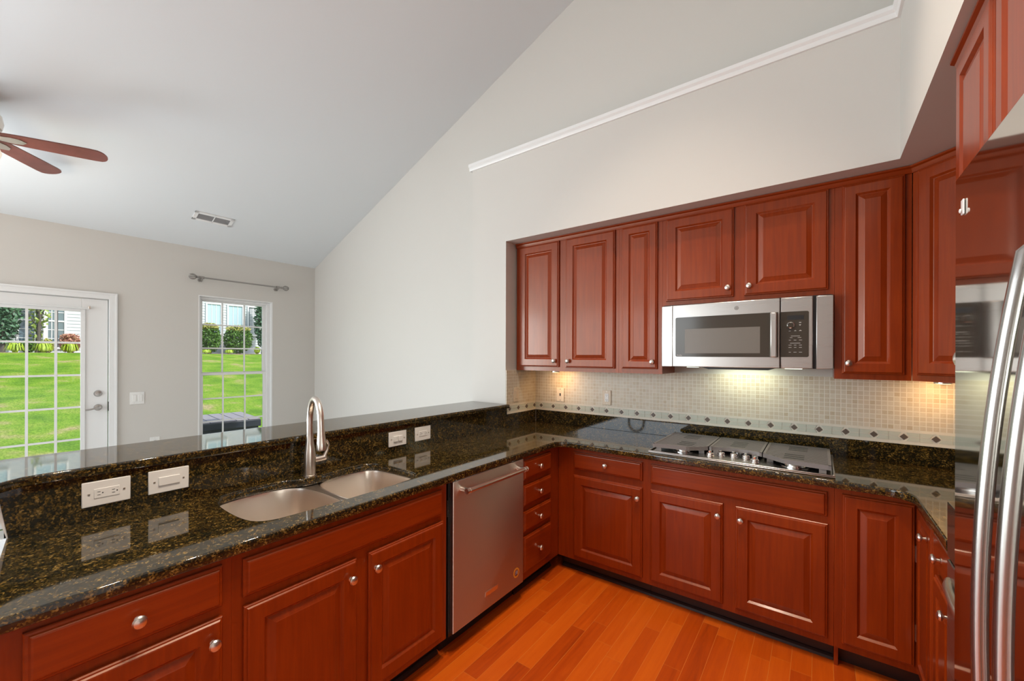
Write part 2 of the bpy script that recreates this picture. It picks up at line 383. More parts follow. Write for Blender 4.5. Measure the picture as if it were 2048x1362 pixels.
m = MB().prism([(XW - 0.14, zc(XW - 0.14)), (1.2, zc(1.2)), (1.2, zc(1.2) + 0.14), (XW - 0.14, zc(XW - 0.14) + 0.14)], YR - 0.14, YL + 0.14, 'y')
struct(m.build('ceiling', M_CEIL), 'white sloped vaulted ceiling', 'ceiling')
for i, (a, b, c, d) in enumerate(hol):
    w = MB()
    w.box(a, a + 0.05, YR - 0.10, YR - 0.03, c, d).box(b - 0.05, b, YR - 0.10, YR - 0.03, c, d).box(a, b, YR - 0.10, YR - 0.03, c, c + 0.05).box(a, b, YR - 0.10, YR - 0.03, d - 0.05, d).box((a + b) / 2 - 0.03, (a + b) / 2 + 0.03, YR - 0.10, YR - 0.03, c, d)
    struct(w.build('window_%d' % (i + 2), M_TRIM), 'white frame of the unseen window added in the rear wall for fill light', 'window')
w = MB()
w.box(XW - 0.10, XW - 0.03, -3.15, -3.10, 0.55, 2.55).box(XW - 0.10, XW - 0.03, -0.80, -0.75, 0.55, 2.55).box(XW - 0.10, XW - 0.03, -3.15, -0.75, 0.55, 0.60).box(XW - 0.10, XW - 0.03, -3.15, -0.75, 2.50, 2.55).box(XW - 0.10, XW - 0.03, -1.98, -1.92, 0.55, 2.55)
struct(w.build('window_3', M_TRIM), 'wide white window frame in the far wall, left of the patio door', 'window')
# ledge trim: a small white moulding along the top of the dropped box
pr = [(0, 0), (-0.012, 0), (-0.018, 0.012), (-0.018, 0.022), (-0.03, 0.034), (-0.03, 0.055), (0, 0.055)]
m = MB()
xa, xb = -2.485, 0.306
rr = [[(xa, YF + d, 3.135 + z) for d, z in pr], [(xb + d0, YF + d0, 3.135 + z0) for d0, z0 in pr]]
m.rings(rr); m.rings([[(0.306 + d, YF + d, 3.135 + z) for d, z in pr], [(0.306 + d, -1.2, 3.135 + z) for d, z in pr]])
m.box(-2.46, -2.485, YF, YL, 3.135, 3.19)
struct(m.build('trim_1', M_TRIM), 'white moulding along the plant ledge', 'trim')

# knee wall and window wall details
struct(MB().box(-2.30, -2.092, 0.085, YF, -0.06, 1.073).prism([(0.045, 1.073), (0.085, 0.9), (0.085, 0.0), (0.11, 0), (0.11, 1.073)], -2.30, -2.072, 'x').build('wall_knee', M_TRIM), 'knee wall carrying the raised granite bar', 'wall')

# ------------------------------------------------------------------ far wall: door, window, rod, switches
d = thing('door_1', 'white glazed patio door with a brushed lever', 'door', (XW, 0.41, 0), kind='structure')
m = MB()
ya, yb, zt = -0.02, 0.845, 2.04
xf, xb_ = XW - 0.06, XW - 0.015
m.box(xf, xb_, ya, 0.157, 0.01, zt).box(xf, xb_, 0.668, yb, 0.01, zt).box(xf, xb_, 0.157, 0.668, 1.915, zt).box(xf, xb_, 0.157, 0.668, 0.01, 0.25)
m.build('door_leaf', M_TRIM, d, 0.003)
m = MB()
for a, b, c, e in ((0.15, 0.172, 0.235, 1.935), (0.658, 0.690, 0.235, 1.935)): m.box(XW - 0.018, XW - 0.004, a, b, c, e)
m.box(XW - 0.018, XW - 0.004, 0.172, 0.658, 1.908, 1.935).box(XW - 0.018, XW - 0.004, 0.172, 0.658, 0.235, 0.26)
m.build('glazing_bead', M_TRIM, d, 0.003)
m = MB()
for y in (0.33, 0.503): m.box(XW - 0.031, XW - 0.0145, y - 0.0085, y + 0.0085, 0.25, 1.915)
for z in (1.616, 1.312, 1.010, 0.707, 0.405): m.box(XW - 0.03, XW - 0.016, 0.157, 0.668, z - 0.0085, z + 0.0085)
m.build('grille', M_TRIM, d)
MB().box(XW - 0.042, XW - 0.036, 0.157, 0.668, 0.25, 1.915).build('glass_pane', M_GLASS, d)
m = MB()
m.box(XW - 0.09, XW, -0.045, -0.025, 0, 2.042).box(XW - 0.09, XW, 0.850, 0.868, 0, 2.042).box(XW - 0.09, XW, -0.045, 0.868, 2.042, 2.0449)
for y0, y1 in ((-0.115, -0.038), (0.850, 0.908)): m.box(XW, XW + 0.016, y0, y1, 0, 2.106)
m.box(XW, XW + 0.016, -0.038, 0.850, 2.046, 2.106).box(XW + 0.016, XW + 0.022, -0.115, 0.892, 2.09, 2.106).box(XW + 0.016, XW + 0.022, 0.892, 0.908, 0, 2.106)
m.build('casing', M_TRIM, d, 0.002)
MB().lathe([(0.031, 0), (0.031, 0.006), (0.024, 0.016), (0.012, 0.018), (0.012, 0.03), (0.004, 0.032)], (XW - 0.015, 0.777, 1.13), 'x').build('deadbolt', M_ROD2, d)
lv = MB().lathe([(0.031, 0), (0.031, 0.006), (0.026, 0.014), (0.012, 0.018), (0.011, 0.05)], (XW - 0.015, 0.777, 0.995), 'x')
lv.tube([(XW + 0.035, 0.777, 0.995), (XW + 0.04, 0.755, 0.992), (XW + 0.04, 0.72, 0.984), (XW + 0.04, 0.684, 0.980)], [0.011, 0.009, 0.008, 0.007])
lv.build('lever_handle', M_ROD2, d)
MB().box(XW - 0.012, XW + 0.006, 0.846, 0.852, 0.955, 1.045).build('strike_plate', M_SLOT, d)
rd = thing('blind_rod', 'thin white rod across the top of the door glass', 'rod', (XW, 0.42, 1.94))
MB().tube([(XW + 0.018, 0.12, 1.942), (XW + 0.018, 0.71, 1.942)], 0.006, 8).build('rod', M_TRIM, rd)
MB().box(XW - 0.015, XW + 0.024, 0.706, 0.722, 1.938, 1.966).build('bracket', M_NICKEL, rd, 0.003)

w = thing('window_1', 'white double hung window with grilles, right of the patio door', 'window', (XW, 1.963, 0.55), kind='structure')
m = MB()
m.box(XW - 0.12, XW + 0.002, 1.573, 1.585, 0.561, 2.168).box(XW - 0.12, XW + 0.002, 2.341, 2.353, 0.561, 2.168).box(XW - 0.12, XW + 0.002, 1.573, 2.353, 2.168, 2.18).box(XW - 0.12, XW + 0.04, 1.573, 2.353, 0.551, 0.561)
m.build('jamb_liner', M_TRIM, w)
m = MB()
m.box(XW - 0.11, XW - 0.05, 1.585, 1.612, 0.56, 2.168).box(XW - 0.11, XW - 0.05, 2.305, 2.341, 0.56, 2.168).box(XW - 0.11, XW - 0.05, 1.612, 2.305, 2.14, 2.168)
m.build('window_frame', M_TRIM, w, 0.002)
def sash(x, z0, z1, zs, nm):
    m = MB()
    y0, y1 = 1.612, 2.305; r = 0.036
    m.box(x - 0.02, x, y0, y0 + r * 0.7, z0, z1).box(x - 0.02, x, y1 - r, y1, z0, z1).box(x - 0.02, x, y0 + r * 0.7, y1 - r, z0, z0 + r).box(x - 0.02, x, y0 + r * 0.7, y1 - r, z1 - r * 0.8, z1)
    o = m.build(nm, M_TRIM, w, 0.002)
    g = MB()
    for y in (1.836, 2.068): g.box(x - 0.0145, x - 0.005, y - 0.008, y + 0.008, z0, z1)
    for z in zs: g.box(x - 0.014, x - 0.006, y0, y1, z - 0.008, z + 0.008)
    g.build('grille', M_TRIM, o); MB().box(x - 0.012, x - 0.008, y0 + 0.01, y1 - 0.01, z0 + 0.01, z1 - 0.01).build('glass_pane', M_GLASS, o)
sash(XW - 0.09, 1.27, 2.15, (1.858, 1.585), 'upper_sash')
sash(XW - 0.065, 0.56, 1.30, (1.0, 0.735), 'lower_sash')

cr = thing('curtain_rod', 'brushed metal curtain rod with open ball finials above the window', 'curtain rod', (XW, 1.99, 2.367))
xr = XW + 0.075
M_ROD = plain('aged_pewter', (0.36, 0.34, 0.32), 0.35, 0.9)
MB().tube([(xr, 1.55, 2.367), (xr, 2.43, 2.367)], 0.0085, 10).build('rod', M_ROD, cr)
for y, sgn in ((1.515, -1), (2.465, 1)):
    m = MB().tube([(xr, y - sgn * -0.0 - sgn * 0.045, 2.367), (xr, y - sgn * 0.02, 2.367)], [0.013, 0.013], 10)
    for k in range(4):
        a = PI * k / 4
        m.tube([(xr + 0.03 * math.cos(a) * math.sin(t), y + sgn * 0.015 + 0.034 * math.cos(t), 2.367 + 0.03 * math.sin(a) * math.sin(t)) for t in [2 * PI * i / 16 for i in range(17)]], 0.0035, 6)
    m.build('finial', M_ROD, cr)
for y in (1.585, 2.385):
    m = MB().tube([(XW, y, 2.345), (XW + 0.05, y, 2.325), (xr + 0.012, y, 2.35), (xr + 0.01, y, 2.367)], 0.006, 8).lathe([(0.02, 0), (0.02, 0.006), (0.008, 0.01)], (XW, y, 2.345), 'x', 12)
    m.tube([(xr, y - 0.02, 2.367), (xr, y + 0.02, 2.367)], 0.015, 12)
    m.build('bracket', M_ROD, cr)

def wall_plate(name, label, cat, cx, cy, cz, wd, ht, face, mt, kind_, group=None, pl=None, horiz=False):
    # face: 'x' faces +x, '-y' faces -y ; local frame built in world coordinates
    t = thing(name, label, cat, (cx, cy, cz), group=group)
    def B(m, u0, u1, d0, d1, z0, z1):
        if face == 'x': m.box(cx + d0, cx + d1, cy + u0, cy + u1, cz + z0, cz + z1)
        else: m.box(cx + u0, cx + u1, cy - d1, cy - d0, cz + z0, cz + z1)
        return m
    B(MB(), -wd / 2, wd / 2, 0.0, 0.006, -ht / 2, ht / 2).build('cover_plate', pl or mt, t, 0.0025)
    a, b = (0.0335, 0.0165) if horiz else (0.0165, 0.0335)
    if kind_ == 'duplex':
        B(MB(), -a, a, 0.004, 0.008, -b, b).build('receptacle', mt, t, 0.001)
        def S(*q): B(MB(), *q).build('slot', M_SLOT, t)
        for sg in (-1, 1):
            for q in (-0.0055, 0.0055):
                if horiz: S(sg * 0.019 - 0.006, sg * 0.019 + 0.002, 0.0075, 0.0085, q - 0.0009, q + 0.0009)
                else: S(q - 0.0011, q + 0.0011, 0.0075, 0.0085, sg * 0.019 - 0.002, sg * 0.019 + 0.006)
            if horiz: S(sg * 0.019 + 0.006, sg * 0.019 + 0.0095, 0.0075, 0.0085, -0.002, 0.002)
            else: S(-0.002, 0.002, 0.0075, 0.0085, sg * 0.019 - 0.0095, sg * 0.019 - 0.006)
    elif kind_ == 'rocker':
        B(MB(), -a, a, 0.004, 0.010, -b, b).build('rocker', mt, t, 0.0015)
    elif kind_ == 'double':
        for u in (-0.023, 0.023): B(MB(), u - 0.0165, u + 0.0165, 0.004, 0.010, -0.0335, 0.0335).build('rocker', mt, t, 0.0015)
    elif kind_ == 'split':
        for u in (-0.0175, 0.0175): B(MB(), u - 0.0155, u + 0.0155, 0.004, 0.0125, -0.0165, 0.0165).build('rocker', mt, t, 0.0015)
    elif kind_ == 'jack':
        B(MB(), -0.006, 0.006, 0.005, 0.009, -0.012, 0.012).build('jack', M_SLOT, t, 0.001)
    off = (wd / 2 - 0.018, 0) if horiz else (0, ht / 2 - 0.012)
    if kind_ == 'double': off = (0.023, 0.048)
    for sg in (-1, 1): B(MB(), sg * off[0] - 0.003, sg * off[0] + 0.003, 0.0055, 0.0072, sg * off[1] - 0.003, sg * off[1] + 0.003).build('screw', M_NICKEL if kind_ != 'jack' else M_SLOT, t)
    return t
XSP = -2.070
wall_plate('power_outlet', 'white horizontal outlet plate on the granite upstand, nearest the viewer', 'outlet', XSP, 0.311, 1.006, 0.128, 0.088, 'x', M_WHITE, 'duplex', 'plates on the granite upstand', horiz=True)
wall_plate('light_switch', 'white plate with one long rocker, between the near outlet and the faucet', 'switch', XSP, 0.489, 1.006, 0.127, 0.089, 'x', M_WHITE, 'rocker', 'plates on the granite upstand', horiz=True)
wall_plate('light_switch', 'white plate with a split rocker on the granite upstand right of the faucet', 'switch', XSP, 1.592, 0.996, 0.131, 0.089, 'x', M_WHITE, 'split', 'plates on the granite upstand', horiz=True)
wall_plate('power_outlet', 'white outlet plate on the granite upstand, farthest right of the row', 'outlet', XSP, 1.791, 0.998, 0.130, 0.089, 'x', M_WHITE, 'duplex', 'plates on the granite upstand', horiz=True)
wall_plate('light_switch', 'white two gang rocker switch on the far wall beside the patio door', 'switch', XW, 1.059, 1.064, 0.112, 0.125, 'x', M_WHITE, 'double')
wall_plate('power_outlet', 'white outlet low on the far wall, just above the bar edge', 'outlet', XW, 1.20, 0.59, 0.08, 0.115, 'x', M_WHITE, 'duplex')
wall_plate('light_switch', 'ivory rocker switch on the short tiled return', 'switch', -2.076, 2.823, 1.175, 0.075, 0.123, 'x', M_IVORY, 'rocker')
wall_plate('phone_jack', 'cream phone jack plate on the tile under the warm light', 'jack', -1.815, YB - 0.009, 1.168, 0.075, 0.119, '-y', plain('cream_plastic', (0.80, 0.72, 0.62), 0.35), 'jack')
wall_plate('power_outlet', 'white outlet in a beige plate on the tiled back wall', 'outlet', -1.382, YB - 0.009, 1.168, 0.073, 0.120, '-y', M_WHITE, 'duplex', pl=M_IVORY)

# ------------------------------------------------------------------ ceiling vent and fan
def on_ceil(p): return Vector((p[0], p[1], zc(p[0])))
v = thing('ceiling_vent', 'white rectangular vent grille in the sloped ceiling', 'vent', on_ceil((-5.045, 1.553)))
sl = Vector((1, 0, SL)).normalized(); nr = Vector((SL, 0, -1)).normalized(); c0 = Vector(v.location)
def vp(a, y, d): q = c0 + sl * a + nr * d; return (q.x, y, q.z)
def vbox(m, a0, a1, y0, y1, d0, d1):
    return m.rings([[vp(a0, y0, d0), vp(a1, y0, d0), vp(a1, y1, d0), vp(a0, y1, d0)], [vp(a0, y0, d1), vp(a1, y0, d1), vp(a1, y1, d1), vp(a0, y1, d1)]])
m = MB()
vbox(m, -0.07, -0.042, 1.383, 1.723, -0.002, 0.008); vbox(m, 0.042, 0.07, 1.383, 1.723, -0.002, 0.008)
vbox(m, -0.07, 0.07, 1.383, 1.413, -0.002, 0.008); vbox(m, -0.07, 0.07, 1.693, 1.723, -0.002, 0.008); vbox(m, -0.07, 0.07, 1.549, 1.557, -0.002, 0.008)
m.build('vent_frame', M_TRIM, v)
m = MB()
for i in range(13): a = -0.038 + i * 0.0064; vbox(m, a, a + 0.002, 1.413, 1.693, 0.0, 0.006)
m.build('louvres', plain('grey_vent_metal', (0.42, 0.42, 0.43), 0.5), v)
m = MB(); vbox(m, -0.045, 0.045, 1.41, 1.696, -0.001, 0.0005); m.build('duct_shade', plain('vent_shadow_grey', (0.10, 0.10, 0.10), 0.8), v)  # flat dark sheet stands in for the shade behind the louvres

FX, FY, FZ = -4.345, 0.050, 2.93
fan = thing('ceiling_fan', 'ceiling fan with reddish wood blades, at the left edge', 'fan', (FX, FY, zc(FX)))
MB().lathe([(0.0, 0), (0.075, 0), (0.07, -0.05), (0.02, -0.09), (0.014, -0.1), (0.014, FZ + 0.12 - zc(FX))], (FX, FY, zc(FX))).build('downrod', M_NICKEL, fan)
MB().lathe([(0.02, 0.17), (0.06, 0.155), (0.10, 0.12), (0.108, 0.075), (0.10, 0.035), (0.055, 0.02), (0.055, -0.03), (0.0, -0.03)], (FX, FY, FZ + 0.02)).build('motor_housing', M_NICKEL, fan)
MB().lathe([(0.05, 0.0), (0.085, -0.03), (0.10, -0.075), (0.09, -0.115), (0.05, -0.14), (0.0, -0.146)], (FX, FY, FZ - 0.025)).build('lamp_shade', M_FROST, fan)
a1 = math.atan2(0.652 - FY, -4.119 - FX)
for k in range(5):
    a = a1 + k * 2 * PI / 5
    R_ = Matrix.Translation((FX, FY, FZ)) @ Matrix.Rotation(a, 4, 'Z') @ Matrix.Rotation(math.radians(-12), 4, 'X')
    pts = [(0.10, -0.05)] + [(0.2, -0.058), (0.4, -0.064), (0.53, -0.066)] + [(0.55 + 0.06 * math.sin(t), -0.066 * math.cos(t)) for t in [PI * i / 10 for i in range(1, 10)]] + [(0.53, 0.066), (0.4, 0.064), (0.2, 0.058), (0.10, 0.05)]
    m = MB().prism(pts, -0.004, 0.004); m.v = [tuple(R_ @ Vector(p)) for p in m.v]
    bl = m.build('blade', M_FANWOOD, fan)
    m = MB().prism([(0.05, -0.02), (0.10, -0.024), (0.15, -0.032), (0.19, -0.026), (0.215, 0), (0.19, 0.026), (0.15, 0.032), (0.10, 0.024), (0.05, 0.02)], -0.010, -0.004); m.v = [tuple(R_ @ Vector(p)) for p in m.v]
    m.build('blade_bracket', M_NICKEL, bl)
light('fan_lamp', 'POINT', (FX, FY, FZ - 0.24), 5, (1.0, 0.82, 0.6), 0.08, parent=fan)

for i, (x, y, lab) in enumerate(((-0.55, 0.35, 'added unseen ceiling light over the kitchen floor, nearest the viewer'), (-0.75, 1.45, 'added unseen ceiling light over the kitchen floor, before the cooktop'), (-0.15, 0.95, 'added unseen ceiling light over the kitchen floor, nearest the refrigerator'))):  # unseen ceiling spots added as warm fill for floor and base cabinets
    t = thing('added_ceiling_light', lab, 'lamp', (x, y, zc(x)), 0, 'added kitchen fill lights')
    MB().lathe([(0.055, -0.01), (0.085, -0.01), (0.09, 0.0), (0.09, 0.06), (0.055, 0.06)], (x, y, zc(x) - 0.04)).build('trim_ring', M_TRIM, t)
    MB().lathe([(0.0, 0), (0.054, 0), (0.054, 0.01), (0.0, 0.01)], (x, y, zc(x) - 0.045)).build('lamp_lens', M_WARM, t)
    light('fill_spot', 'SPOT', (x, y, zc(x) - 0.07), 190, (1.0, 0.84, 0.68), 0.06, direction=(0.0, 0.0, -1), parent=t, spot=math.radians(80))

# ------------------------------------------------------------------ cabinets
KNOB = MB().lathe([(0.009, 0.0), (0.009, 0.002), (0.0055, 0.004), (0.005, 0.012), (0.009, 0.015), (0.0155, 0.018), (0.0165, 0.022), (0.0135, 0.027), (0.006, 0.030), (0.0005, 0.0305)], (0, 0, 0), '-y', 20).build('knob', M_NICKEL)
KNOB_ME = KNOB.data; bpy.data.objects.remove(KNOB)
def knob(parent, x, y, z, sc=1.0):
    o = bpy.data.objects.new('knob', KNOB_ME); COL.objects.link(o); o.parent = parent; o.location = (x, y, z); o.scale = (sc, sc, sc * 1.05); return o
def rect(x0, x1, z0, z1, i, y): return [(x0 + i, y, z0 + i), (x1 - i, y, z0 + i), (x1 - i, y, z1 - i), (x0 + i, y, z1 - i)]
def door(parent, x0, x1, z0, z1, kn=None, fr=0.058, name='door', ks=1.0):
    m = MB()
    prof = [(0, 0.0), (0, -0.011), (0.003, -0.014), (0.007, -0.0145), (0.010, -0.019), (0.013, -0.020), (fr, -0.020), (fr + 0.004, -0.016), (fr + 0.009, -0.011), (fr + 0.012, -0.0105), (fr + 0.034, -0.0175), (fr + 0.037, -0.019)]
    m.rings([rect(x0, x1, z0, z1, i, y) for i, y in prof])
    o = m.build(name, M_V, parent, world=False, smooth=0)
    if kn: knob(o, kn[0], -0.020, kn[1], ks)
    return o
def drawer(parent, x0, x1, z0, z1, kn=True, name='drawer'):
    prof = [(0, 0.0), (0, -0.010), (0.003, -0.013), (0.008, -0.0135), (0.012, -0.019), (0.016, -0.020)]
    o = MB().rings([rect(x0, x1, z0, z1, i, y) for i, y in prof]).build(name, M_H, parent, world=False, smooth=0)
    if kn: knob(o, (x0 + x1) / 2, -0.020, (z0 + z1) / 2)
    return o
def base_cab(name, label, origin, rz, wd, depth=0.57, toe=True, group='cherry base cabinets'):
    t = thing(name, label, 'cabinet', origin, rz, group)
    m = MB().box(0, wd, 0, 0.02, 0.10, 0.875).box(0, 0.016, 0.021, depth, 0.10, 0.875).box(wd - 0.016, wd, 0.021, depth, 0.10, 0.875).box(0.0005, 0.016, 0.09, depth, 0.0, 0.10).box(wd - 0.016, wd - 0.0005, 0.09, depth, 0.0, 0.10).box(0.016, wd - 0.016, 0.021, depth, 0.10, 0.118)
    m.build('carcass', M_V, t, world=False)
    q = [(0.075, 0), (0.055, 0), (0.058, 0.012), (0.068, 0.02), (0.075, 0.021)]
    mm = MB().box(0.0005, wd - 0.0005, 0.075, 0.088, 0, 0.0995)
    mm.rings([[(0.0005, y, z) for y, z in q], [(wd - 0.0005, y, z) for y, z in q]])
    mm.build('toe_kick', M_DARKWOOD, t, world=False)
    return t
R90 = PI / 2
XP = -1.481      # peninsula face frames, facing +x ; local x = world y
c = base_cab('base_cabinet', 'cherry base cabinet with one drawer, at the lower left corner', (XP, 0.0, 0), R90, 0.506)
drawer(c, 0.082, 0.479, 0.729, 0.855); door(c, 0.082, 0.479, 0.133, 0.699, (0.451, 0.634))
c = base_cab('sink_cabinet', 'cherry sink base cabinet with two doors under the double sink', (XP, 0.5065, 0), R90, 0.929)
o = 0.5065
drawer(c, 0.535 - o, 1.398 - o, 0.727, 0.850, kn=False, name='false_front'); door(c, 0.537 - o, 0.936 - o, 0.133, 0.697, (0.906 - o, 0.630)); door(c, 0.990 - o, 1.405 - o, 0.133, 0.697, (1.018 - o, 0.630))
c = base_cab('drawer_cabinet', 'narrow cherry cabinet with four drawers between the dishwasher and the corner', (XP, 2.076, 0), R90, 0.452)
o = 2.076
for z0, z1 in ((0.730, 0.851), (0.565, 0.694), (0.404, 0.530), (0.150, 0.374)): drawer(c, 2.086 - o, 2.408 - o, z0, z1)
YC = 2.53        # back run face frames, facing -y ; local x = world x
c = base_cab('base_cabinet', 'cherry base cabinet with one drawer, between the inside corner and the cooktop', (XP + 0.001, YC, 0), 0, 0.630)
o = XP + 0.001
drawer(c, -1.355 - o, -0.878 - o, 0.729, 0.847); door(c, -1.355 - o, -0.878 - o, 0.130, 0.688, (-0.902 - o, 0.622))
c = base_cab('cooktop_cabinet', 'wide cherry base cabinet with two doors under the gas cooktop', (-0.850, YC, 0), 0, 0.907)
o = -0.850
drawer(c, -0.826 - o, 0.031 - o, 0.725, 0.845, kn=False, name='false_front'); door(c, -0.827 - o, -0.427 - o, 0.133, 0.689, (-0.450 - o, 0.622)); door(c, -0.366 - o, 0.033 - o, 0.133, 0.689, (-0.339 - o, 0.622))
# corner cabinet with a folding pair of doors
t = thing('corner_cabinet', 'cherry corner base cabinet with a folding pair of tall doors', 'cabinet', (0.058, YC, 0), 0, 'cherry base cabinets')
m = MB().box(0, 0.302, 0, 0.02, 0.10, 0.875).box(0.302, 0.322, -0.335, 0.02, 0.10, 0.875).box(0.322, 0.90, -0.335, -0.32, 0, 0.875).box(0, 0.016, 0.021, 0.57, 0, 0.875).box(0.016, 0.90, 0.021, 0.57, 0.10, 0.118)
m.build('carcass', M_V, t, world=False)
door(t, 0.029, 0.280, 0.133, 0.847, fr=0.055)
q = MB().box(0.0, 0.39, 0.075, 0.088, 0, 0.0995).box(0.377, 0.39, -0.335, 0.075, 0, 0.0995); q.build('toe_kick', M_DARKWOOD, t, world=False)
fold = door(t, 0, 0.292, 0.133, 0.850, (0.225, 0.822 - 0.04), fr=0.045)
fold.location = (0.302, -0.02, 0); fold.rotation_euler = (0, 0, -R90)
for z in (0.25, 0.60): MB().box(0.281, 0.286, -0.02, -0.004, z, z + 0.07).build('hinge', M_NICKEL, t, world=False)
c = base_cab('base_cabinet', 'cherry base cabinet with one drawer, partly hidden beside the refrigerator', (0.36, 2.194, 0), -R90, 0.304)
drawer(c, 0.012, 0.292, 0.727, 0.858); door(c, 0.012, 0.292, 0.133, 0.690, (0.265, 0.650))

# upper cabinets, facing -y
YU = 2.831
def crown(m, x0, x1, z, e0=0, e1=0):
    pr = [(0, 0), (-0.006, 0.0), (-0.010, 0.008), (-0.014, 0.020), (-0.024, 0.026), (-0.024, 0.034), (0, 0.034)]
    m.rings([[(x0 + e0 * d, d, z + h) for d, h in pr], [(x1 + e1 * d, d, z + h) for d, h in pr]])
def upper_cab(name, label, x0, x1, z0, z1=2.452, group='cherry wall cabinets', dep=0.298):
    t = thing(name, label, 'cabinet', (x0, YU, z0), 0, group); wd = x1 - x0
    MB().box(0.0005, wd - 0.0005, 0, dep, 0, z1 - z0).build('carcass', M_V, t, world=False)
    m = MB(); crown(m, 0, wd, 2.418 - z0); m.build('crown_moulding', M_H, t, world=False)
    return t
def P(z): return z - 1.384
c = upper_cab('wall_cabinet', 'tall cherry wall cabinet with two doors, at the left end of the row', -2.072, -1.160, 1.384)
o = -2.072
door(c, -2.038 - o, -1.652 - o, P(1.416), P(2.417), (-1.686 - o, P(1.465)), 0.062); door(c, -1.590 - o, -1.186 - o, P(1.414), P(2.417), (-1.562 - o, P(1.465)), 0.062)
c = upper_cab('wall_cabinet', 'narrow cherry wall cabinet left of the microwave', -1.160, -0.852, 1.384)
o = -1.160
door(c, -1.134 - o, -0.883 - o, P(1.416), P(2.417), (-0.910 - o, P(1.465)), 0.052)
c = upper_cab('wall_cabinet', 'short wide cherry wall cabinet with two doors over the microwave', -0.852, 0.062, 1.8405)
o = -0.852
door(c, -0.826 - o, -0.422 - o, 1.870 - 1.8405, 2.417 - 1.8405, (-0.452 - o, 1.925 - 1.8405), 0.062); door(c, -0.366 - o, 0.037 - o, 1.870 - 1.8405, 2.417 - 1.8405, (-0.338 - o, 1.925 - 1.8405), 0.062)
c = upper_cab('wall_cabinet', 'tall narrow cherry wall cabinet right of the microwave', 0.062, 0.366, 1.384)
o = 0.062
door(c, 0.094 - o, 0.340 - o, P(1.413), P(2.417), (0.122 - o, P(1.470)), 0.055)
t = thing('corner_wall_cabinet', 'cherry corner wall cabinet set diagonally, its door catching pale light', 'cabinet', (0.368, 2.830, 1.384), -PI / 4, 'cherry wall cabinets')
wd = 0.385
MB().prism([(0.001, 0), (wd, 0), (wd + 0.20, 0.20), (wd - 0.015, 0.40), (0.22, 0.40), (0.22, 0.215)], 0, 1.066).build('carcass', M_V, t, world=False)
m = MB(); crown(m, 0.003, wd, 1.034); m.build('crown_moulding', M_H, t, world=False)
door(t, 0.030, wd - 0.03, 0.030, 1.033, (0.33, 0.08), 0.058)

# tall oven cabinet on the right, mostly behind the refrigerator
t = thing('oven_cabinet', 'tall cherry oven cabinet rising behind the refrigerator', 'cabinet', (0.356, 1.885, 0), -R90, 'cherry tall cabinets')
TW = 0.745
m = MB().box(0, TW, 0, 0.60, 0.10, 0.295).box(0, TW, 0, 0.60, 1.06, 2.452).box(0, 0.03, 0, 0.60, 0.295, 1.06).box(TW - 0.03, TW, 0, 0.60, 0.295, 1.06).box(0.03, TW - 0.03, 0.575, 0.60, 0.295, 1.06)
m.build('carcass', M_V, t, world=False)
m = MB(); crown(m, -0.012, TW, 2.412); m.build('crown_moulding', M_H, t, world=False)
door(t, 0.03, 0.36, 1.47, 2.405, (0.225, 1.497), 0.05, ks=1.25); door(t, 0.39, 0.72, 1.47, 2.405, None, 0.05)
drawer(t, 0.03, TW - 0.03, 0.13, 0.28)
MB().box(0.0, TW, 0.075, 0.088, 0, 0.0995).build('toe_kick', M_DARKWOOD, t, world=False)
ov = thing('wall_oven', 'stainless wall oven with a bowed handle, behind the refrigerator', 'oven', (0.356, 1.885, 0.30), -R90)
MB().box(0.032, TW - 0.032, -0.015, 0.55, 0.0, 0.755).build('oven_body', M_BLACK, ov, world=False)
for z0 in (0.01,):
    dd = MB().box(0.033, TW - 0.033, -0.035, -0.0155, z0, z0 + 0.56).build('oven_door', M_STEELH, ov, 0.004, world=False)
    m = MB().tube([(0.06 + (TW - 0.12) * i / 16, -0.034 - 0.024 * math.sin(PI * i / 16) ** 0.5, z0 + 0.50) for i in range(17)], 0.012, 12); m.build('oven_handle', M_NICKEL, dd, world=False)
MB().box(0.033, TW - 0.033, -0.035, -0.0155, 0.58, 0.75).build('control_panel', M_BGLASS, ov, 0.003, world=False)

# ------------------------------------------------------------------ granite
XCF = -1.452; YCF = 2.482
outer = [(-2.086, 0.005), (XCF - 0.02, 0.005)] + arc(XCF - 0.02, 0.025, 0.02, -90, 0, 4)[1:] + [(XCF, 2.40)] + arc(XCF + 0.085, YCF - 0.085, 0.085, 180, 90, 8)[1:] + [(0.235, YCF)] + arc(0.235, YCF - 0.09, 0.09, 90, 3, 8)[1:] + [(0.326, 1.893), (XR - 0.002, 1.893), (XR - 0.002, YB - 0.002), (-2.083, YB - 0.002), (-2.083, 2.70)]
def smooth_poly(p, it=2):
    for _ in range(it):
        q = []
        for i in range(len(p)):
            a, b = p[i], p[(i + 1) % len(p)]
            q += [(0.75 * a[0] + 0.25 * b[0], 0.75 * a[1] + 0.25 * b[1]), (0.25 * a[0] + 0.75 * b[0], 0.25 * a[1] + 0.75 * b[1])]
        p = q
    return p
hole = [(-1.553, 0.72), (-1.553, 1.28), (-1.60, 1.35), (-1.70, 1.362), (-1.85, 1.362), (-1.955, 1.345), (-1.982, 1.27), (-1.978, 1.18), (-1.962, 1.10), (-1.956, 1.02), (-1.968, 0.955), (-2.010, 0.905), (-2.018, 0.80), (-2.018, 0.69), (-1.985, 0.620), (-1.88, 0.598), (-1.68, 0.598), (-1.58, 0.625)]
hs = smooth_poly(hole)
ct = curve_slab('worktop', [outer, hs], 0.8765, 0.914, M_GRAN, 0.006)
tag(ct, 'dark speckled granite worktop running round the kitchen in a U', 'countertop')
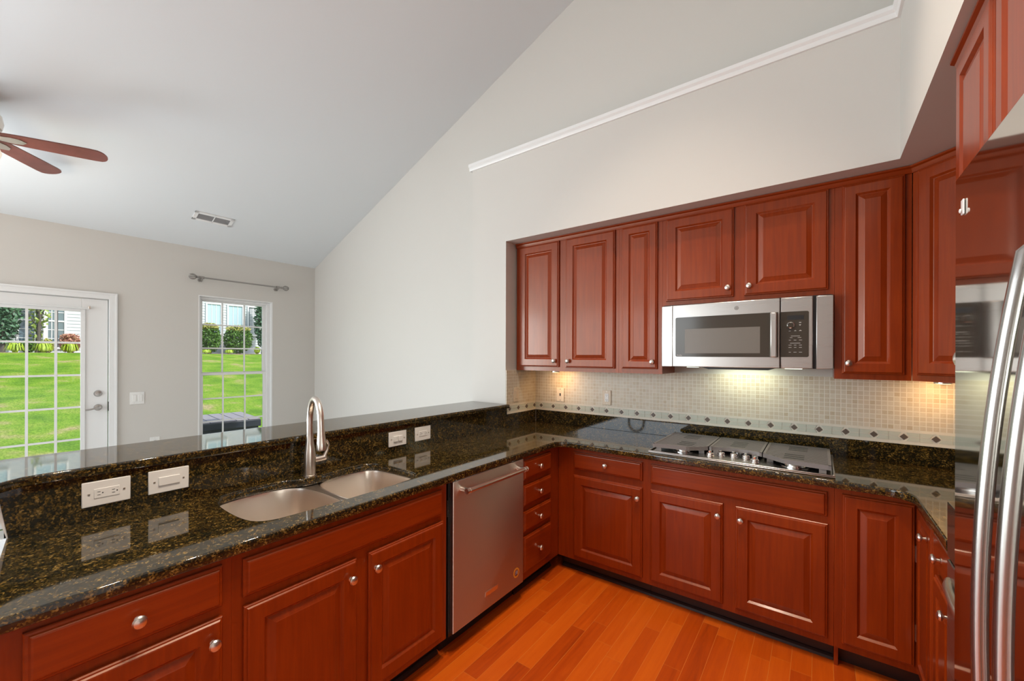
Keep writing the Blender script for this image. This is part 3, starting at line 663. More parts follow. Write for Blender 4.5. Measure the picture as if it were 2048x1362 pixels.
bar = [(-2.463, 0.06), (-2.20, 0.03), (-1.99, 0.035), (-2.005, 0.060), (-2.030, 0.085), (-2.052, 0.115), (-2.0575, 0.16), (-2.045, 2.6), (-2.043, YF - 0.001), (-2.459, YF - 0.001)]
bt = curve_slab('bar_top', [bar], 1.0735, 1.106, M_GRAN, 0.006); tag(bt, 'raised dark granite bar top between kitchen and living room', 'countertop')
us = MB().prism([(0.062, 1.073), (0.085, 0.9145), (YF + 0.0, 0.9145), (YF + 0.0, 1.073)], -2.091, -2.0705, 'x').build('granite_upstand', M_GRAN)
tag(us, 'tall dark granite upstand under the raised bar', 'backsplash')
bs = thing('granite_backsplash', 'low dark granite splash strip below the mosaic tile', 'backsplash', (-0.6, YB, 0.914))
MB().box(-2.0665, XR - 0.002, YB - 0.0195, YB - 0.001, 0.9145, 1.0205).build('back_strip', M_GRAN, bs, 0.001)
MB().box(-2.0845, -2.067, YF + 0.0015, YB - 0.001, 0.9145, 1.0205).build('return_strip', M_GRAN, bs, 0.001)
MB().box(-2.0668, -2.0655, YB - 0.0208, YB - 0.0195, 0.9145, 1.0205).build('caulk_line', M_LEGEND, bs)

# ------------------------------------------------------------------ tile backsplash
ts = thing('tile_backsplash', 'beige stone mosaic backsplash with a glass and diamond border', 'backsplash', (-0.6, YB, 1.02))
MB().box(-2.078, XR - 0.002, YB - 0.008, YB - 0.001, 1.099, 1.384).build('mosaic_field', M_MOSAIC, ts)
MB().box(-2.0845, -2.077, YF + 0.002, YB - 0.001, 1.099, 1.384).build('mosaic_return', M_MOSAIC, ts)
def border(name, fn, u0, u1, ucs):
    m = MB()
    def bx(k, a, b, z0, z1, d0, d1): m.mat(k); fn(m, a, b, z0, z1, d0, d1)
    bx(2, u0, u1, 1.0205, 1.0985, 0.0, 0.0065)       # grout bed
    bx(2, u0, u1, 1.0205, 1.0365, 0.0065, 0.011); bx(2, u0, u1, 1.0865, 1.0985, 0.0065, 0.010)
    for uc in ucs:
        for sg in (-1, 1):
            for z0, z1 in ((1.0385, 1.0595), (1.0625, 1.0845)):
                a, b = uc + sg * 0.0615, uc + sg * 0.023
                zi = z0 if z0 < 1.05 else z1; zo = z1 if z0 < 1.05 else z0
                poly = [(a, z0), (a, z1), (b + (0 if zo == z1 else -sg * 0.013) , z1), (b + (-sg * 0.013 if zo == z1 else 0), z0)]
                poly = [(min(max(p[0], u0), u1), p[1]) for p in poly]
                m.mat(0); fn(m, None, poly, None, None, 0.0065, 0.0095)
        if u0 + 0.02 < uc < u1 - 0.02:
            r = 0.0175
            m.mat(1); fn(m, None, [(uc - r, 1.0605), (uc, 1.0605 - r), (uc + r, 1.0605), (uc, 1.0605 + r)], None, None, 0.0065, 0.0105)
    return m.build(name, [M_GLASSBLUE, M_DIAM, M_GROUT], ts, smooth=0)
def f_back(m, a, b, z0, z1, d0, d1):
    if a is None: m.prism(b, YB - 0.001 - d1, YB - 0.001 - d0, 'y')
    else: m.box(a, b, YB - 0.001 - d1, YB - 0.001 - d0, z0, z1)
def f_ret(m, a, b, z0, z1, d0, d1):
    if a is None: m.prism(b, -2.0845 + d0, -2.0845 + d1, 'x')
    else: m.box(-2.0845 + d0, -2.0845 + d1, a, b, z0, z1)
border('diamond_border', f_back, -2.074, XR - 0.002, [-2.015 + 0.12575 * i for i in range(24)])
border('diamond_border', f_ret, YF + 0.002, YB - 0.001, [2.740 + 0.1235 * i for i in range(4)])

# ------------------------------------------------------------------ sink and faucet
sk = thing('sink', 'stainless double bowl undermount sink in the granite worktop', 'sink', (-1.78, 0.98, 0.70))
def bowl(pts, depth, nm):
    n = len(pts); cx = sum(p[0] for p in pts) / n; cy = sum(p[1] for p in pts) / n
    z0 = 0.874
    rr = []
    for sc, dz in ((1.03, 0.0), (1.0, 0.0), (0.985, -0.012), (0.96, -depth * 0.75), (0.93, -depth * 0.90), (0.86, -depth * 0.98), (0.7, -depth), (0.12, -depth - 0.004)):
        rr.append([(cx + (x - cx) * sc, cy + (y - cy) * sc, z0 + dz) for x, y in pts])
    m = MB().rings(rr, close=False); nn = len(m.v)
    m.f.append([nn - n + i for i in range(n)]); m.m.append(0)
    o = m.build(nm, M_SINK, sk, smooth=50)
    MB().lathe([(0.045, 0.001), (0.045, 0.004), (0.035, 0.003), (0.03, -0.004), (0.0, -0.004)], (cx, cy, z0 - depth - 0.003)).build('drain', M_CHROME, o)
    so = o.modifiers.new('wall', 'SOLIDIFY'); so.thickness = 0.0015; so.offset = -1
L_ = smooth_poly([(-1.545, 0.75), (-1.545, 0.90), (-1.60, 0.975), (-1.80, 0.985), (-1.96, 0.965), (-2.022, 0.89), (-2.028, 0.72), (-1.99, 0.61), (-1.85, 0.590), (-1.64, 0.590), (-1.56, 0.64)])
R_ = smooth_poly([(-1.545, 1.10), (-1.545, 1.29), (-1.60, 1.365), (-1.80, 1.372), (-1.96, 1.355), (-1.99, 1.27), (-1.985, 1.12), (-1.95, 1.03), (-1.82, 1.010), (-1.64, 1.010), (-1.56, 1.04)])
bowl(L_, 0.215, 'large_bowl'); bowl(R_, 0.18, 'small_bowl')
mm = MB()
for a, b in ((0.9845, 1.0095),): mm.prism([(-1.56, a - 0.01), (-1.56, b + 0.012), (-1.62, b + 0.001), (-1.85, b + 0.001), (-1.96, b + 0.03), (-1.99, b + 0.06), (-2.03, b), (-2.03, a - 0.06), (-1.97, a - 0.02), (-1.85, a), (-1.62, a)], 0.868, 0.8735)
mm.build('divider', M_SINK, sk, 0.002)

fc = thing('faucet', 'brushed nickel gooseneck faucet with a side lever, behind the sink', 'faucet', (-1.998, 1.017, 0.914))
bx_, by_ = -1.998, 1.017
MB().lathe([(0.0, 0.0005), (0.031, 0.0005), (0.031, 0.004), (0.027, 0.006), (0.027, 0.04), (0.0265, 0.10), (0.022, 0.14), (0.0165, 0.175), (0.0155, 0.20)], (bx_, by_, 0.914)).build('faucet_body', M_NICKEL, fc)
dx, dy = 0.974, -0.226
pth = [(0, 1.10), (0, 1.19)] + [(0.092 - 0.092 * math.cos(t), 1.19 + 0.105 * math.sin(t)) for t in [PI * i / 18 for i in range(1, 18)]] + [(0.184, 1.19), (0.187, 1.165)]
MB().tube([(bx_ + dx * a, by_ + dy * a, z) for a, z in pth], 0.0145, 16).build('gooseneck', M_NICKEL, fc)
MB().tube([(bx_ + dx * a, by_ + dy * a, z) for a, z in ((0.1865, 1.168), (0.190, 1.14), (0.194, 1.105), (0.197, 1.078), (0.198, 1.070))], [0.0150, 0.0165, 0.0205, 0.0225, 0.020], 16).build('spray_head', M_NICKEL, fc)
m = MB().tube([(bx_ + 0.002, by_ + 0.018, 0.987), (bx_ + 0.004, by_ + 0.05, 0.987), (bx_ + 0.005, by_ + 0.075, 0.989)], [0.0155, 0.0155, 0.014], 14)
m.tube([(bx_ + 0.005, by_ + 0.066, 0.990), (bx_ + 0.008, by_ + 0.072, 1.004), (bx_ + 0.014, by_ + 0.082, 1.03), (bx_ + 0.018, by_ + 0.086, 1.052), (bx_ + 0.016, by_ + 0.080, 1.068), (bx_ + 0.014, by_ + 0.073, 1.075)], [0.012, 0.010, 0.007, 0.0055, 0.006, 0.0065], 12)
m.build('lever', M_NICKEL, fc)

# ------------------------------------------------------------------ dishwasher
dw = thing('dishwasher', 'stainless dishwasher with a bar handle under the worktop', 'dishwasher', (-1.48, 1.764, 0))
MB().box(-2.04, -1.482, 1.452, 2.073, 0.095, 0.868).build('tub', M_BLACK, dw)
MB().box(-2.03, -1.545, 1.455, 2.07, 0.0, 0.095).build('toe_panel', M_BLACK, dw)
dr = MB().box(-1.4815, -1.455, 1.459, 2.062, 0.116, 0.8735).build('door_panel', M_STEEL, dw, 0.003)
m = MB().tube([(-1.400, 1.498, 0.829), (-1.400, 2.018, 0.829)], 0.0125, 16)
for y in (1.515, 2.001): m.tube([(-1.455, y, 0.829), (-1.400, y, 0.829)], [0.013, 0.011], 12)
for y in (1.498, 1.520, 1.996, 2.018): m.tube([(-1.400, y - 0.003, 0.829), (-1.400, y + 0.003, 0.829)], 0.0145, 16)
m.build('handle', M_NICKEL, dr)
MB().box(-1.455, -1.4535, 1.703, 1.814, 0.188, 0.214).box(-1.4536, -1.4528, 1.706, 1.811, 0.191, 0.211).build('name_plate', M_NICKEL, dr, 0.0005)
m = MB().lathe([(0.029, 0), (0.029, 0.0006), (0.0, 0.0006)], (-1.455, 1.991, 0.201), 'x', 28)
m.mat(1).lathe([(0.019, 0.0006), (0.019, 0.0009), (0.0, 0.0009)], (-1.455, 1.991, 0.201), 'x', 24)
m.mat(2); [m.box(-1.4541, -1.4538, 1.981, 2.001, z, z + 0.004) for z in (0.193, 0.200, 0.207)]
m.mat(3).box(-1.4538, -1.4536, 1.984, 1.992, 0.192, 0.212)
m.build('sticker', [plain('orange_print', (0.70, 0.28, 0.03), 0.4), plain('sticker_brown', (0.20, 0.05, 0.03), 0.4), M_WHITE, plain('sticker_blue', (0.05, 0.08, 0.25), 0.4)], dr)
m = MB()
for k in range(14): m.box(-1.4815, -1.4805, 1.440, 1.449, 0.70 + k * 0.006, 0.703 + k * 0.006)
m.build('side_vent', M_BLACK, dw)

# ------------------------------------------------------------------ cooktop
ck = thing('gas_cooktop', 'stainless five burner gas cooktop with grey slatted grates', 'cooktop', (-0.39, 2.79, 0.9145))
m = MB().box(-0.843, 0.062, 2.520, 3.068, 0.9145, 0.9205)
m.box(-0.843, 0.062, 2.520, 2.531, 0.9205, 0.928).box(-0.843, 0.062, 3.057, 3.068, 0.9205, 0.928).box(-0.843, -0.832, 2.531, 3.057, 0.9205, 0.928).box(0.051, 0.062, 2.531, 3.057, 0.9205, 0.928)
m.build('tray', M_STEELH, ck, 0.003)
def xl_front(x):   # front outline of the grates, leaving an arc for the knobs
    t = abs(x + 0.39)
    if t > 0.24: return 2.562 + max(0, 0.02 - (t - 0.24) * 0.1)
    if t > 0.135: return 2.582 + 0.095 * (0.24 - t) / 0.105
    return 2.677 + 0.035 * (1 - (t / 0.135) ** 2) 
def grate(x0, x1, holes):
    m = MB(); z0, z1 = 0.948, 0.964; yb = 3.046
    N = 20
    xs = [x0 + (x1 - x0) * i / N for i in range(N + 1)]
    fr = [(x, xl_front(x)) for x in xs]
    for i in range(N):   # front rail follows the outline
        (xa, ya), (xb, yb_) = fr[i], fr[i + 1]
        m.rings([[(xa, ya, z0 - 0.006), (xa, ya + 0.012, z0 - 0.006), (xa, ya + 0.012, z1), (xa, ya, z1)], [(xb, yb_, z0 - 0.006), (xb, yb_ + 0.012, z0 - 0.006), (xb, yb_ + 0.012, z1), (xb, yb_, z1)]])
    m.box(x0, x0 + 0.013, fr[0][1], yb, z0 - 0.004, z1).box(x1 - 0.013, x1, fr[-1][1], yb, z0 - 0.004, z1).box(x0, x1, yb - 0.012, yb, z0 - 0.004, z1)
    m.mat(1)  # dark plate stands in for the shade between the slats
    for i in range(N):
        (xa, ya), (xb, yb_) = fr[i], fr[i + 1]
        m.prism([(xa, ya + 0.011), (xb, yb_ + 0.011), (xb, yb - 0.001), (xa, yb - 0.001)], z0, z1 - 0.0022)
    m.mat(0)
    y = yb - 0.030; k = 0
    while y > 2.585:
        ok = [x for x, f in fr if f < y - 0.006]
        if ok:
            runs = []; cur = [ok[0]]
            for x in ok[1:]:
                if x - cur[-1] < (x1 - x0) / N * 1.5: cur.append(x)
                else: runs.append(cur); cur = [x]
            runs.append(cur)
            for r in runs:
                if len(r) < 2: continue
                h = [c for c in holes if c[0] - c[2] < y < c[0] + c[2]]
                if h and k % 2 == 0:
                    m.box(r[0], h[0][1] - h[0][3], y, y + 0.0125, z1 - 0.003, z1 - 0.001) if h[0][1] - h[0][3] > r[0] else None
                    m.box(h[0][1] + h[0][3], r[-1], y, y + 0.0125, z1 - 0.003, z1 - 0.001) if h[0][1] + h[0][3] < r[-1] else None
                else: m.box(r[0], r[-1], y, y + 0.0125, z1 - 0.003, z1 - 0.001)
        y -= 0.0235; k += 1
    for x, f in ((x0 + 0.02, fr[1][1] + 0.02), (x1 - 0.05, fr[-2][1] + 0.02), (x0 + 0.02, yb - 0.03), (x1 - 0.05, yb - 0.03)): m.box(x, x + 0.03, f - 0.015, f - 0.003, 0.9207, z0)
    return m.build('grate', [M_GRATE, M_SLOT], ck)
grate(-0.828, -0.5335, [(2.92, -0.68, 0.07, 0.045), (2.70, -0.66, 0.06, 0.045)]); grate(-0.5285, -0.2585, [(2.86, -0.393, 0.09, 0.04)]); grate(-0.2535, 0.048, [(2.92, -0.10, 0.07, 0.045), (2.70, -0.11, 0.06, 0.045)])
for x, y, r in ((-0.67, 2.665, 0.045), (-0.68, 2.92, 0.035), (-0.393, 2.87, 0.06), (-0.105, 2.655, 0.05), (-0.10, 2.92, 0.04)):
    MB().lathe([(r + 0.014, 0), (r + 0.014, 0.003), (r, 0.004), (r, 0.017), (r - 0.004, 0.020), (r - 0.008, 0.0205), (r - 0.008, 0.026), (0.0, 0.027)], (x, y, 0.9207)).build('burner', M_CHROME, ck)
for x, y in ((-0.512, 2.622), (-0.463, 2.672), (-0.398, 2.680), (-0.335, 2.676), (-0.284, 2.606)):
    m = MB().lathe([(0.023, 0), (0.023, 0.004), (0.019, 0.008), (0.021, 0.014), (0.017, 0.020), (0.0, 0.021)], (x, y, 0.9207), n=20)
    m.prism([(x - 0.006, y - 0.017), (x + 0.006, y - 0.017), (x + 0.006, y + 0.017), (x - 0.006, y + 0.017)], 0.940, 0.954)
    m.build('control_knob', M_CHROME, ck, 0.0015)

# ------------------------------------------------------------------ microwave
mw = thing('microwave', 'stainless over-the-range microwave with a dark glass door', 'microwave', (-0.39, 2.95, 1.437))
YM = 2.76
MB().box(-0.830, 0.054, 2.785, YB - 0.010, 1.437, 1.839).build('case', M_BLACK, mw, 0.002)
MB().box(-0.837, -0.768, YM + 0.006, 2.784, 1.437, 1.832).build('filler_strip', M_STEELH, mw, 0.003)
MB().box(-0.016, 0.058, YM + 0.0, 2.784, 1.437, 1.832).build('filler_strip', M_STEELH, mw, 0.003)
dd = MB().box(-0.767, -0.180, YM, 2.784, 1.437, 1.834).build('microwave_door', M_STEELH, mw, 0.004)
cp = MB().box(-0.177, -0.030, YM, 2.784, 1.437, 1.834).build('control_section', M_STEELH, mw, 0.004)
gl = MB().prism(arc(-0.738, 1.744, 0.009, 180, 90, 4) + arc(-0.19, 1.754, 0.001, 90, 0, 1) + arc(-0.19, 1.501, 0.001, 0, -90, 1) + arc(-0.738, 1.510, 0.009, -90, -180, 4), YM - 0.002, YM + 0.003, 'y').build('door_glass', M_BGLASS, dd)
MB().box(-0.690, -0.277, YM - 0.0024, YM - 0.0021, 1.523, 1.677).build('viewing_window', M_BWIN, gl)
MB().prism(arc(-0.19 + 0.001, 1.754, 0.001, 180, 90, 1) + arc(-0.057, 1.745, 0.009, 90, 0, 4) + arc(-0.057, 1.510, 0.009, 0, -90, 4) + [(-0.177, 1.501), (-0.177, 1.754)][:1], YM - 0.002, YM + 0.003, 'y')
pg = MB().prism([(-0.177, 1.754)] + arc(-0.057, 1.745, 0.009, 90, 0, 4) + arc(-0.057, 1.510, 0.009, 0, -90, 4) + [(-0.177, 1.501)], YM - 0.002, YM + 0.003, 'y').build('control_glass', M_BGLASS, cp)
MB().box(-0.147, -0.070, YM - 0.0026, YM - 0.0021, 1.708, 1.732).build('display', M_BLACK, pg)
m = MB().lathe([(0.018, 0), (0.018, 0.010), (0.015, 0.013), (0.0145, 0.0132), (0.0145, 0.0100), (0.013, 0.010)], (-0.130, YM - 0.002, 1.678), '-y', 28); m.build('dial_ring', M_CHROME, pg)
MB().lathe([(0.0145, 0.0), (0.0145, 0.0105), (0.0, 0.0110)], (-0.130, YM - 0.002, 1.678), '-y', 24).build('dial_face', M_BGLASS, pg)
m = MB()
def bars(zz, xs, hh=0.0022):
    for x0, x1 in xs: m.box(x0, x1, YM - 0.0027, YM - 0.0021, zz, zz + hh)
bars(1.690, [(-0.092, -0.082)], 0.004); m.prism([(-0.093, 1.681), (-0.082, 1.681), (-0.0875, 1.674)], YM - 0.0027, YM - 0.0021, 'y')
bars(1.645, [(-0.139, -0.130), (-0.114, -0.104), (-0.092, -0.080)]); bars(1.648, [(-0.111, -0.107), (-0.089, -0.083)])
bars(1.617, [(-0.129, -0.088)]); bars(1.608, [(-0.134, -0.122), (-0.098, -0.082)]); bars(1.594, [(-0.139, -0.129), (-0.116, -0.104), (-0.092, -0.078)]); bars(1.577, [(-0.133, -0.086)])
for zz in (1.566, 1.553): bars(zz, [(-0.140, -0.126), (-0.115, -0.104), (-0.092, -0.079)])
bars(1.527, [(-0.139, -0.129), (-0.117, -0.103), (-0.092, -0.078)])
m.build('legend', M_LEGEND, pg)
hb = MB().box(-0.225, -0.191, YM - 0.046, YM - 0.030, 1.498, 1.752)
for z in (1.515, 1.715): hb.box(-0.216, -0.200, YM - 0.030, YM - 0.002, z, z + 0.02)
hb.build('door_handle', M_STEELH, dd, 0.006)
ring = MB().lathe([(0.0125, 0), (0.0125, 0.0006), (0.0105, 0.0006), (0.0105, 0.0003)], (-0.398, YM, 1.792), '-y', 28)
ring.tube([(-0.398 + 0.006 * math.cos(t) * (1 if t < PI else 0.8), YM - 0.0004, 1.792 + 0.006 * math.sin(2 * t) * 0.7) for t in [2 * PI * i / 24 for i in range(25)]], 0.0008, 6)
ring.build('round_emblem', plain('emblem_grey', (0.32, 0.30, 0.28), 0.35, 0.8), dd)
text_mesh('badge_text', 'Profile', 0.012, M_LEGEND, gl, Matrix.Translation((-0.722, YM - 0.0022, 1.510)) @ Matrix.Rotation(R90, 4, 'X'))
m = MB().prism([(-0.60, 1.4365), (-0.20, 1.4365), (-0.24, 1.424), (-0.56, 1.424)], 2.80, 3.0, 'y'); m.build('vent_tray', M_BLACK, mw)
MB().box(-0.69, -0.63, 2.81, 2.87, 1.433, 1.4365).build('task_lamp_lens', M_COOL, mw); MB().box(-0.16, -0.08, 2.81, 2.89, 1.433, 1.4365).build('task_lamp_lens', M_COOL, mw)
light('task_lamp', 'AREA', (-0.39, 3.02, 1.418), 0.75, (0.92, 1.0, 0.72), 0.30, 0.06, direction=(0, 0.35, -1), parent=mw)

# under cabinet lamps
for x, y, lab in ((-1.78, 2.985, 'small warm lamp under the left wall cabinet'), (0.50, 2.98, 'small warm lamp under the corner wall cabinet')):
    t = thing('under_cabinet_lamp', lab, 'lamp', (x, y, 1.3835), 0, 'warm under cabinet lamps')
    MB().lathe([(0.0, 0), (0.033, 0), (0.033, -0.014), (0.028, -0.016)], (x, y, 1.3835)).build('lamp_housing', M_NICKEL, t)
    MB().lathe([(0.027, 0), (0.027, -0.001), (0, -0.001)], (x, y, 1.3675)).build('lamp_lens', M_WARM, t)
    light('lamp_light', 'AREA', (x, y, 1.364), 1.15, (1.0, 0.56, 0.20), 0.05, 0.05, direction=(0, 0.5, -1), parent=t)

# ------------------------------------------------------------------ refrigerator
fr = thing('refrigerator', 'tall stainless french door refrigerator with bowed handles, at the right edge', 'refrigerator', (0.58, 0.675, 0))
XFR = 0.205
MB().box(0.275, XR - 0.01, 0.222, 1.128, 0.03, 1.80).build('case', plain('grey_fridge_case', (0.25, 0.25, 0.25), 0.4), fr, 0.004)
MB().box(0.29, XR - 0.05, 0.24, 1.11, 0.0, 0.03).build('base_grille', M_BLACK, fr)
for y0, y1, hy in ((0.677, 1.129, 0.724), (0.221, 0.673, 0.646)):
    dd = MB().box(XFR, 0.272, y0, y1, 0.72, 1.838).build('fridge_door', M_FRIDGE, fr, 0.005)
    zz = [0.75 + 0.87 * i / 28 for i in range(29)]
    path = [(XFR - 0.002, hy, 0.735), (XFR - 0.010, hy, 0.742)] + [(0.1525 + 0.18 * (z - 1.185) ** 2, hy, z) for z in zz] + [(XFR - 0.010, hy, 1.628), (XFR - 0.002, hy, 1.635)]
    MB().tube(path, 0.0078, 16).build('door_handle', M_ROD2, dd)
fd = MB().box(XFR, 0.272, 0.221, 1.129, 0.05, 0.712).build('freezer_drawer', M_FRIDGE, fr, 0.005)
MB().tube([(XFR - 0.002, 0.28, 0.63)] + [(0.160 + 0.04 * ((y - 0.675) / 0.38) ** 2, y, 0.63) for y in [0.295 + 0.76 * i / 20 for i in range(21)]] + [(XFR - 0.002, 1.07, 0.63)], 0.0125, 14).build('drawer_handle', M_ROD2, fd)
hk = thing('adhesive_hook', 'small clear hook stuck high on the refrigerator door', 'hook', (XFR, 1.067, 1.765))
MB().box(XFR - 0.003, XFR - 0.0005, 1.060, 1.074, 1.755, 1.782).lathe([(0.0, 0), (0.004, -0.001), (0.004, -0.003), (0.0, -0.004)], (XFR - 0.003, 1.067, 1.762), 'x', 12).build('hook', plain('clear_white_plastic', (0.75, 0.74, 0.72), 0.1), hk, 0.001)

# ------------------------------------------------------------------ outdoors
GZ = -0.15
def gz(x): return GZ + max(0.0, (-x - 9.0)) * 0.109
lx = [-9.0 - 0.79 * i for i in range(0, 21)]
ly = [-14 + 1.2 * j for j in range(0, 36)]
vs = []; fs = []
for i, x in enumerate(lx):
    for y in ly: vs.append((x, y, gz(x) + random.uniform(-0.02, 0.02)))
nY = len(ly)
for i in range(len(lx) - 1):
    for j in range(nY - 1): fs.append((i * nY + j, i * nY + j + 1, (i + 1) * nY + j + 1, (i + 1) * nY + j))
struct(MB().box(-8.95, XW - 0.145, -14, 28, GZ - 0.1, GZ).build('ground', M_LAWN), 'level grass beside the house wall', 'ground')
m = MB(); m.add(vs, fs)
tag(m.build('lawn', M_LAWN, smooth=180), 'sunlit lawn sloping up to the neighbouring house', 'lawn', kind='stuff')
ZB = gz(-24.9)
tag(MB().box(-29, -24.9, -14, 28, ZB - 0.4, ZB + 0.02).build('planting_bed', M_MULCH), 'brown mulch bed in front of the house', 'planting bed', kind='structure')

XH = -27.5
hs_ = thing('neighbouring_house', 'pale sided house with white trimmed windows across the lawn', 'house', (XH, 5, ZB))
m = MB()
for k in range(54):
    z = ZB + 0.15 * k
    m.add([(XH + 0.025, -10, z), (XH + 0.025, 24, z), (XH + 0.004, 24, z + 0.15), (XH + 0.004, -10, z + 0.15), (XH, -10, z), (XH, 24, z)], [(0, 1, 2, 3), (4, 5, 1, 0)])
m.box(XH - 0.3, XH, -10, 24, ZB, ZB + 8.1)
m.build('siding', M_SIDING, hs_, smooth=0)
m = MB().prism([(XH + 0.6, ZB + 8.3), (XH - 5, ZB + 11.2), (XH - 5.1, ZB + 11.1), (XH + 0.6, ZB + 8.1)], -10.5, 24.5, 'y'); m.build('roof', M_ROOF, hs_)
MB().box(XH, XH + 0.62, -10.5, 24.5, ZB + 8.1, ZB + 8.3).build('eaves', M_EXTTRIM, hs_)
K = 27.5 / 20.0
def HY(y): return y * K
def HZ(z): return (z - 1.5) * K + 1.5
def hwin(y0, y1, z0, z1, blind, mid=True, cols=2, rows=2):
    f = MB(); t_ = 0.07
    f.box(XH + 0.02, XH + 0.09, y0 - t_, y0, z0 - t_, z1 + t_).box(XH + 0.02, XH + 0.09, y1, y1 + t_, z0 - t_, z1 + t_).box(XH + 0.02, XH + 0.09, y0, y1, z1, z1 + t_).box(XH + 0.02, XH + 0.11, y0 - 0.03, y1 + 0.03, z0 - t_, z0)
    if mid: f.box(XH + 0.03, XH + 0.07, y0, y1, (z0 + z1) / 2 - 0.03, (z0 + z1) / 2 + 0.03)
    for i in range(1, cols): y = y0 + (y1 - y0) * i / cols; f.box(XH + 0.045, XH + 0.055, y - 0.012, y + 0.012, z0, z1)
    for i in range(1, rows): z = z0 + (z1 - z0) * i / rows; f.box(XH + 0.045, XH + 0.055, y0, y1, z - 0.012, z + 0.012)
    o = f.build('house_window', M_EXTTRIM, hs_); MB().box(XH + 0.027, XH + 0.04, y0, y1, z0, z1).build('pane', M_BLIND if blind == 1 else M_HGLASS, o)
    if blind == 2:
        s_ = MB()
        for k in range(int((z1 - z0) / 0.09)): s_.box(XH + 0.041, XH + 0.045, y0 + 0.06, y1 - 0.03, z0 + 0.09 * k, z0 + 0.09 * k + 0.045)
        s_.build('shutter_louvres', M_EXTTRIM, o)
hwin(HY(5.93), HY(6.40), 2.75, 4.40, 1, False, 3, 1); hwin(HY(6.68), HY(7.20), 2.75, 4.40, 1, False, 3, 1); hwin(HY(7.45), HY(7.80), 2.75, 4.40, 2, False, 2, 1)
hwin(HY(1.02), HY(1.51), 1.85, 4.2, 0, True, 3, 6); hwin(HY(1.62), HY(1.79), 1.85, 4.2, 0, True, 2, 6); hwin(HY(1.84), HY(1.98), 1.85, 4.2, 0, True, 1, 6); hwin(HY(-0.6), HY(0.7), 2.2, 4.2, 0, True, 4, 4)
for yy in (0.2, 1.9, 8.2, 10.2): hwin(yy, yy + 0.9, 5.6, 7.1, 1, True, 2, 2)
MB().box(XH + 0.02, XH + 0.12, HY(1.525), HY(1.605), ZB, ZB + 3.3).build('corner_post', M_EXTTRIM, hs_)

def leaves(m, c, rad, n, size, droop=0.0, shell=0.55):
    for _ in range(n):
        while True:
            p = Vector((random.uniform(-1, 1), random.uniform(-1, 1), random.uniform(-1, 1)))
            if shell < p.length < 1: break
        q = Vector((c[0] + p.x * rad[0], c[1] + p.y * rad[1], c[2] + p.z * rad[2]))
        a = Vector((random.gauss(0, 1), random.gauss(0, 1), random.gauss(0, 1))).normalized(); b = a.cross(Vector((random.gauss(0, 1), random.gauss(0, 1), random.gauss(0, 1)))).normalized()
        s = size * random.uniform(0.6, 1.3)
        m.add([q - a * s, q - b * s * 0.45, q + a * s, q + b * s * 0.45], [(0, 1, 2, 3)])
def shrub(name, label, y, x, ry, h, mats, n=1500, size=0.07, tip=True, group=None, rx=None):
    t = thing(name, label, 'shrub', (x, y, ZB), group=group)
    m = MB(); leaves(m, (x, y, ZB + h * 0.52), (rx or ry * 0.8, ry, h * 0.5), n, size); m.build('foliage', mats[0], t, smooth=0)
    if tip: m = MB(); leaves(m, (x, y, ZB + h * 0.90), ((rx or ry * 0.8) * 0.8, ry * 0.85, h * 0.14), n // 3, size * 0.8, shell=0.2); m.build('new_growth', mats[1], t, smooth=0)
    m = MB()
    for k in range(4): a = k * 1.7; m.tube([(x + 0.05 * math.cos(a), y + 0.05 * math.sin(a), ZB - 0.02), (x + ry * 0.5 * math.cos(a), y + ry * 0.5 * math.sin(a), ZB + h * 0.6)], [0.03, 0.012], 6)
    m.build('stems', M_BARK, t)
XS_ = -26.4; KS = 26.4 / 20
def SY(y): return y * KS
shrub('clipped_shrub', 'clipped green shrub with orange tips, left in the window view', SY(6.03), XS_, SY(0.40), 1.62, [M_LEAF, M_TIP], 2400)
shrub('clipped_shrub', 'clipped green shrub with pale tips, right in the window view', SY(7.07), XS_, SY(0.55), 1.58, [M_LEAF, M_TIP], 2800)
shrub('low_shrub', 'low bright green plant at the foot of the house, right in the window view', SY(7.75), XS_ + 0.2, SY(0.12), 0.42, [M_HOSTA], 400, 0.05, False)
shrub('barberry', 'pinkish red barberry bush seen through the patio door', SY(2.10), XS_ + 0.2, SY(0.27), 0.82, [M_PINK, M_PINK], 1500, 0.055)
shrub('mixed_shrub', 'small yellow green shrub left of the barberry', SY(1.62), XS_, SY(0.14), 0.62, [M_TIP], 500, 0.05, False)
shrub('mixed_shrub', 'small green shrub under the house window beyond the door', SY(1.20), XS_, SY(0.17), 0.55, [M_LEAF], 500, 0.05, False)
def tuft(label, y, x, r, h, n=240):
    m = MB()
    for _ in range(n):
        a = random.uniform(0, 2 * PI); R = r * random.uniform(0.1, 1.1); hh = h * random.uniform(0.7, 1.1)
        d = Vector((math.cos(a), math.sin(a), 0)); s = Vector((-d.y, d.x, 0)) * 0.016; c = Vector((x, y, ZB + 0.022)) + d * 0.03
        p = [c + d * R * 0.15, c + d * R * 0.5 + Vector((0, 0, hh * 0.8)), c + d * R * 0.85 + Vector((0, 0, hh * 0.85)), c + d * R * 1.25 + Vector((0, 0, hh * 0.12))]
        m.add([p[0] - s, p[0] + s, p[1] - s, p[1] + s, p[2] - s, p[2] + s, p[3]], [(0, 1, 3, 2), (2, 3, 5, 4), (4, 5, 6)])
    tag(m.build('daylily', M_HOSTA, smooth=0), label, 'plant', 'daylilies edging the bed')
XT = -25.45
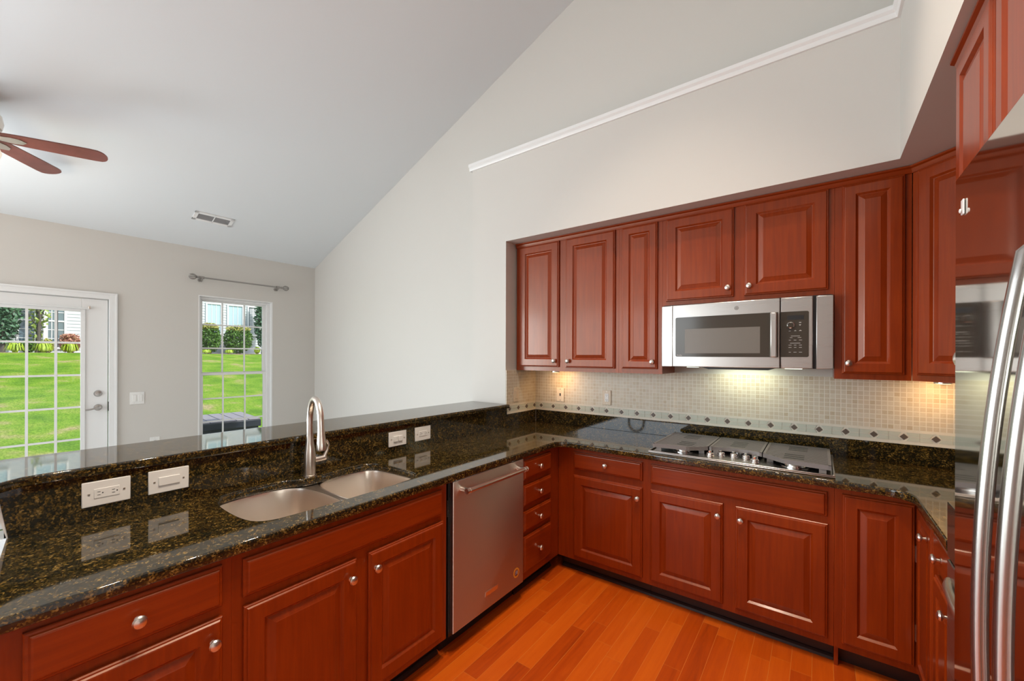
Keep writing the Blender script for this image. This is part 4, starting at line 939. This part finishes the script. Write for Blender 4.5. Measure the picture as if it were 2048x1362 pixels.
for y, l in ((0.93, 'leftmost daylily clump seen through the patio door'), (1.50, 'middle daylily clump seen through the patio door, below the house window'), (2.08, 'right daylily clump seen through the patio door, below the barberry'), (5.80, 'small daylily clump below the left clipped shrub'), (6.60, 'small daylily clump between the clipped shrubs')):
    tuft(l, y * 1.295, XT, 0.235 if y < 3 else 0.18, 0.40 if y < 3 else 0.22)
def tree(label, y, x, h, r, mat_, n, zb=None):
    t = thing('tree', label, 'tree', (x, y, ZB)); m = MB()
    m.tube([(x, y, ZB - 0.05), (x + 0.05, y + 0.05, ZB + h * 0.4), (x, y, ZB + h * 0.85)], [0.09, 0.06, 0.02], 8)
    for k in range(9):
        a = k * 2.4; z = ZB + h * (0.15 + 0.07 * k); m.tube([(x, y, z), (x + r * 0.7 * math.cos(a), y + r * 0.8 * math.sin(a), z + 0.7)], [0.035, 0.012], 6)
    m.build('trunk', M_BARK, t)
    m = MB(); leaves(m, (x, y, ZB + h * 0.6), (r * 0.8, r, h * 0.5), n, 0.09, shell=0.1); m.build('crown', mat_, t, smooth=0)
tree('dark green tree in front of the house, far left through the patio door', SY(0.70), XS_ - 0.3, 3.0, 0.55, M_DARKLEAF, 2000)
tree('light green branches of a tree above the house window beyond the door', SY(1.42), XS_ - 0.3, 3.6, 0.36, M_YELLEAF, 380)
tree('narrow dark evergreen at the right edge of the window view', SY(8.02), XS_, 3.4, 0.42, M_DARKLEAF, 2200)

ST_ = thing('deck_box', 'dark resin deck box with a grey lid on the ground outside the window', 'storage box', (-7.156, 2.78, GZ), math.radians(174))
# local axes: x runs away from the house wall, y along the wall
m = MB().box(0.02, 1.05, -0.04, 1.42, 0.0, 0.53)
for k in range(5): m.box(0.010, 0.02, 0.0, 1.40, 0.06 + 0.09 * k, 0.12 + 0.09 * k)
m.build('box_body', M_DECKBOX, ST_, 0.01, world=False)
lid = MB()
for k in range(9): lid.box(0.0, 1.08, -0.06 + 0.165 * k, 0.095 + 0.165 * k, 0.6405, 0.656)
lid.build('lid', M_DECKLID, ST_, 0.006, world=False)
MB().box(-0.01, 1.07, -0.07, 1.44, 0.53, 0.64).build('lid_rim', M_DECKBOX, ST_, 0.01, world=False)
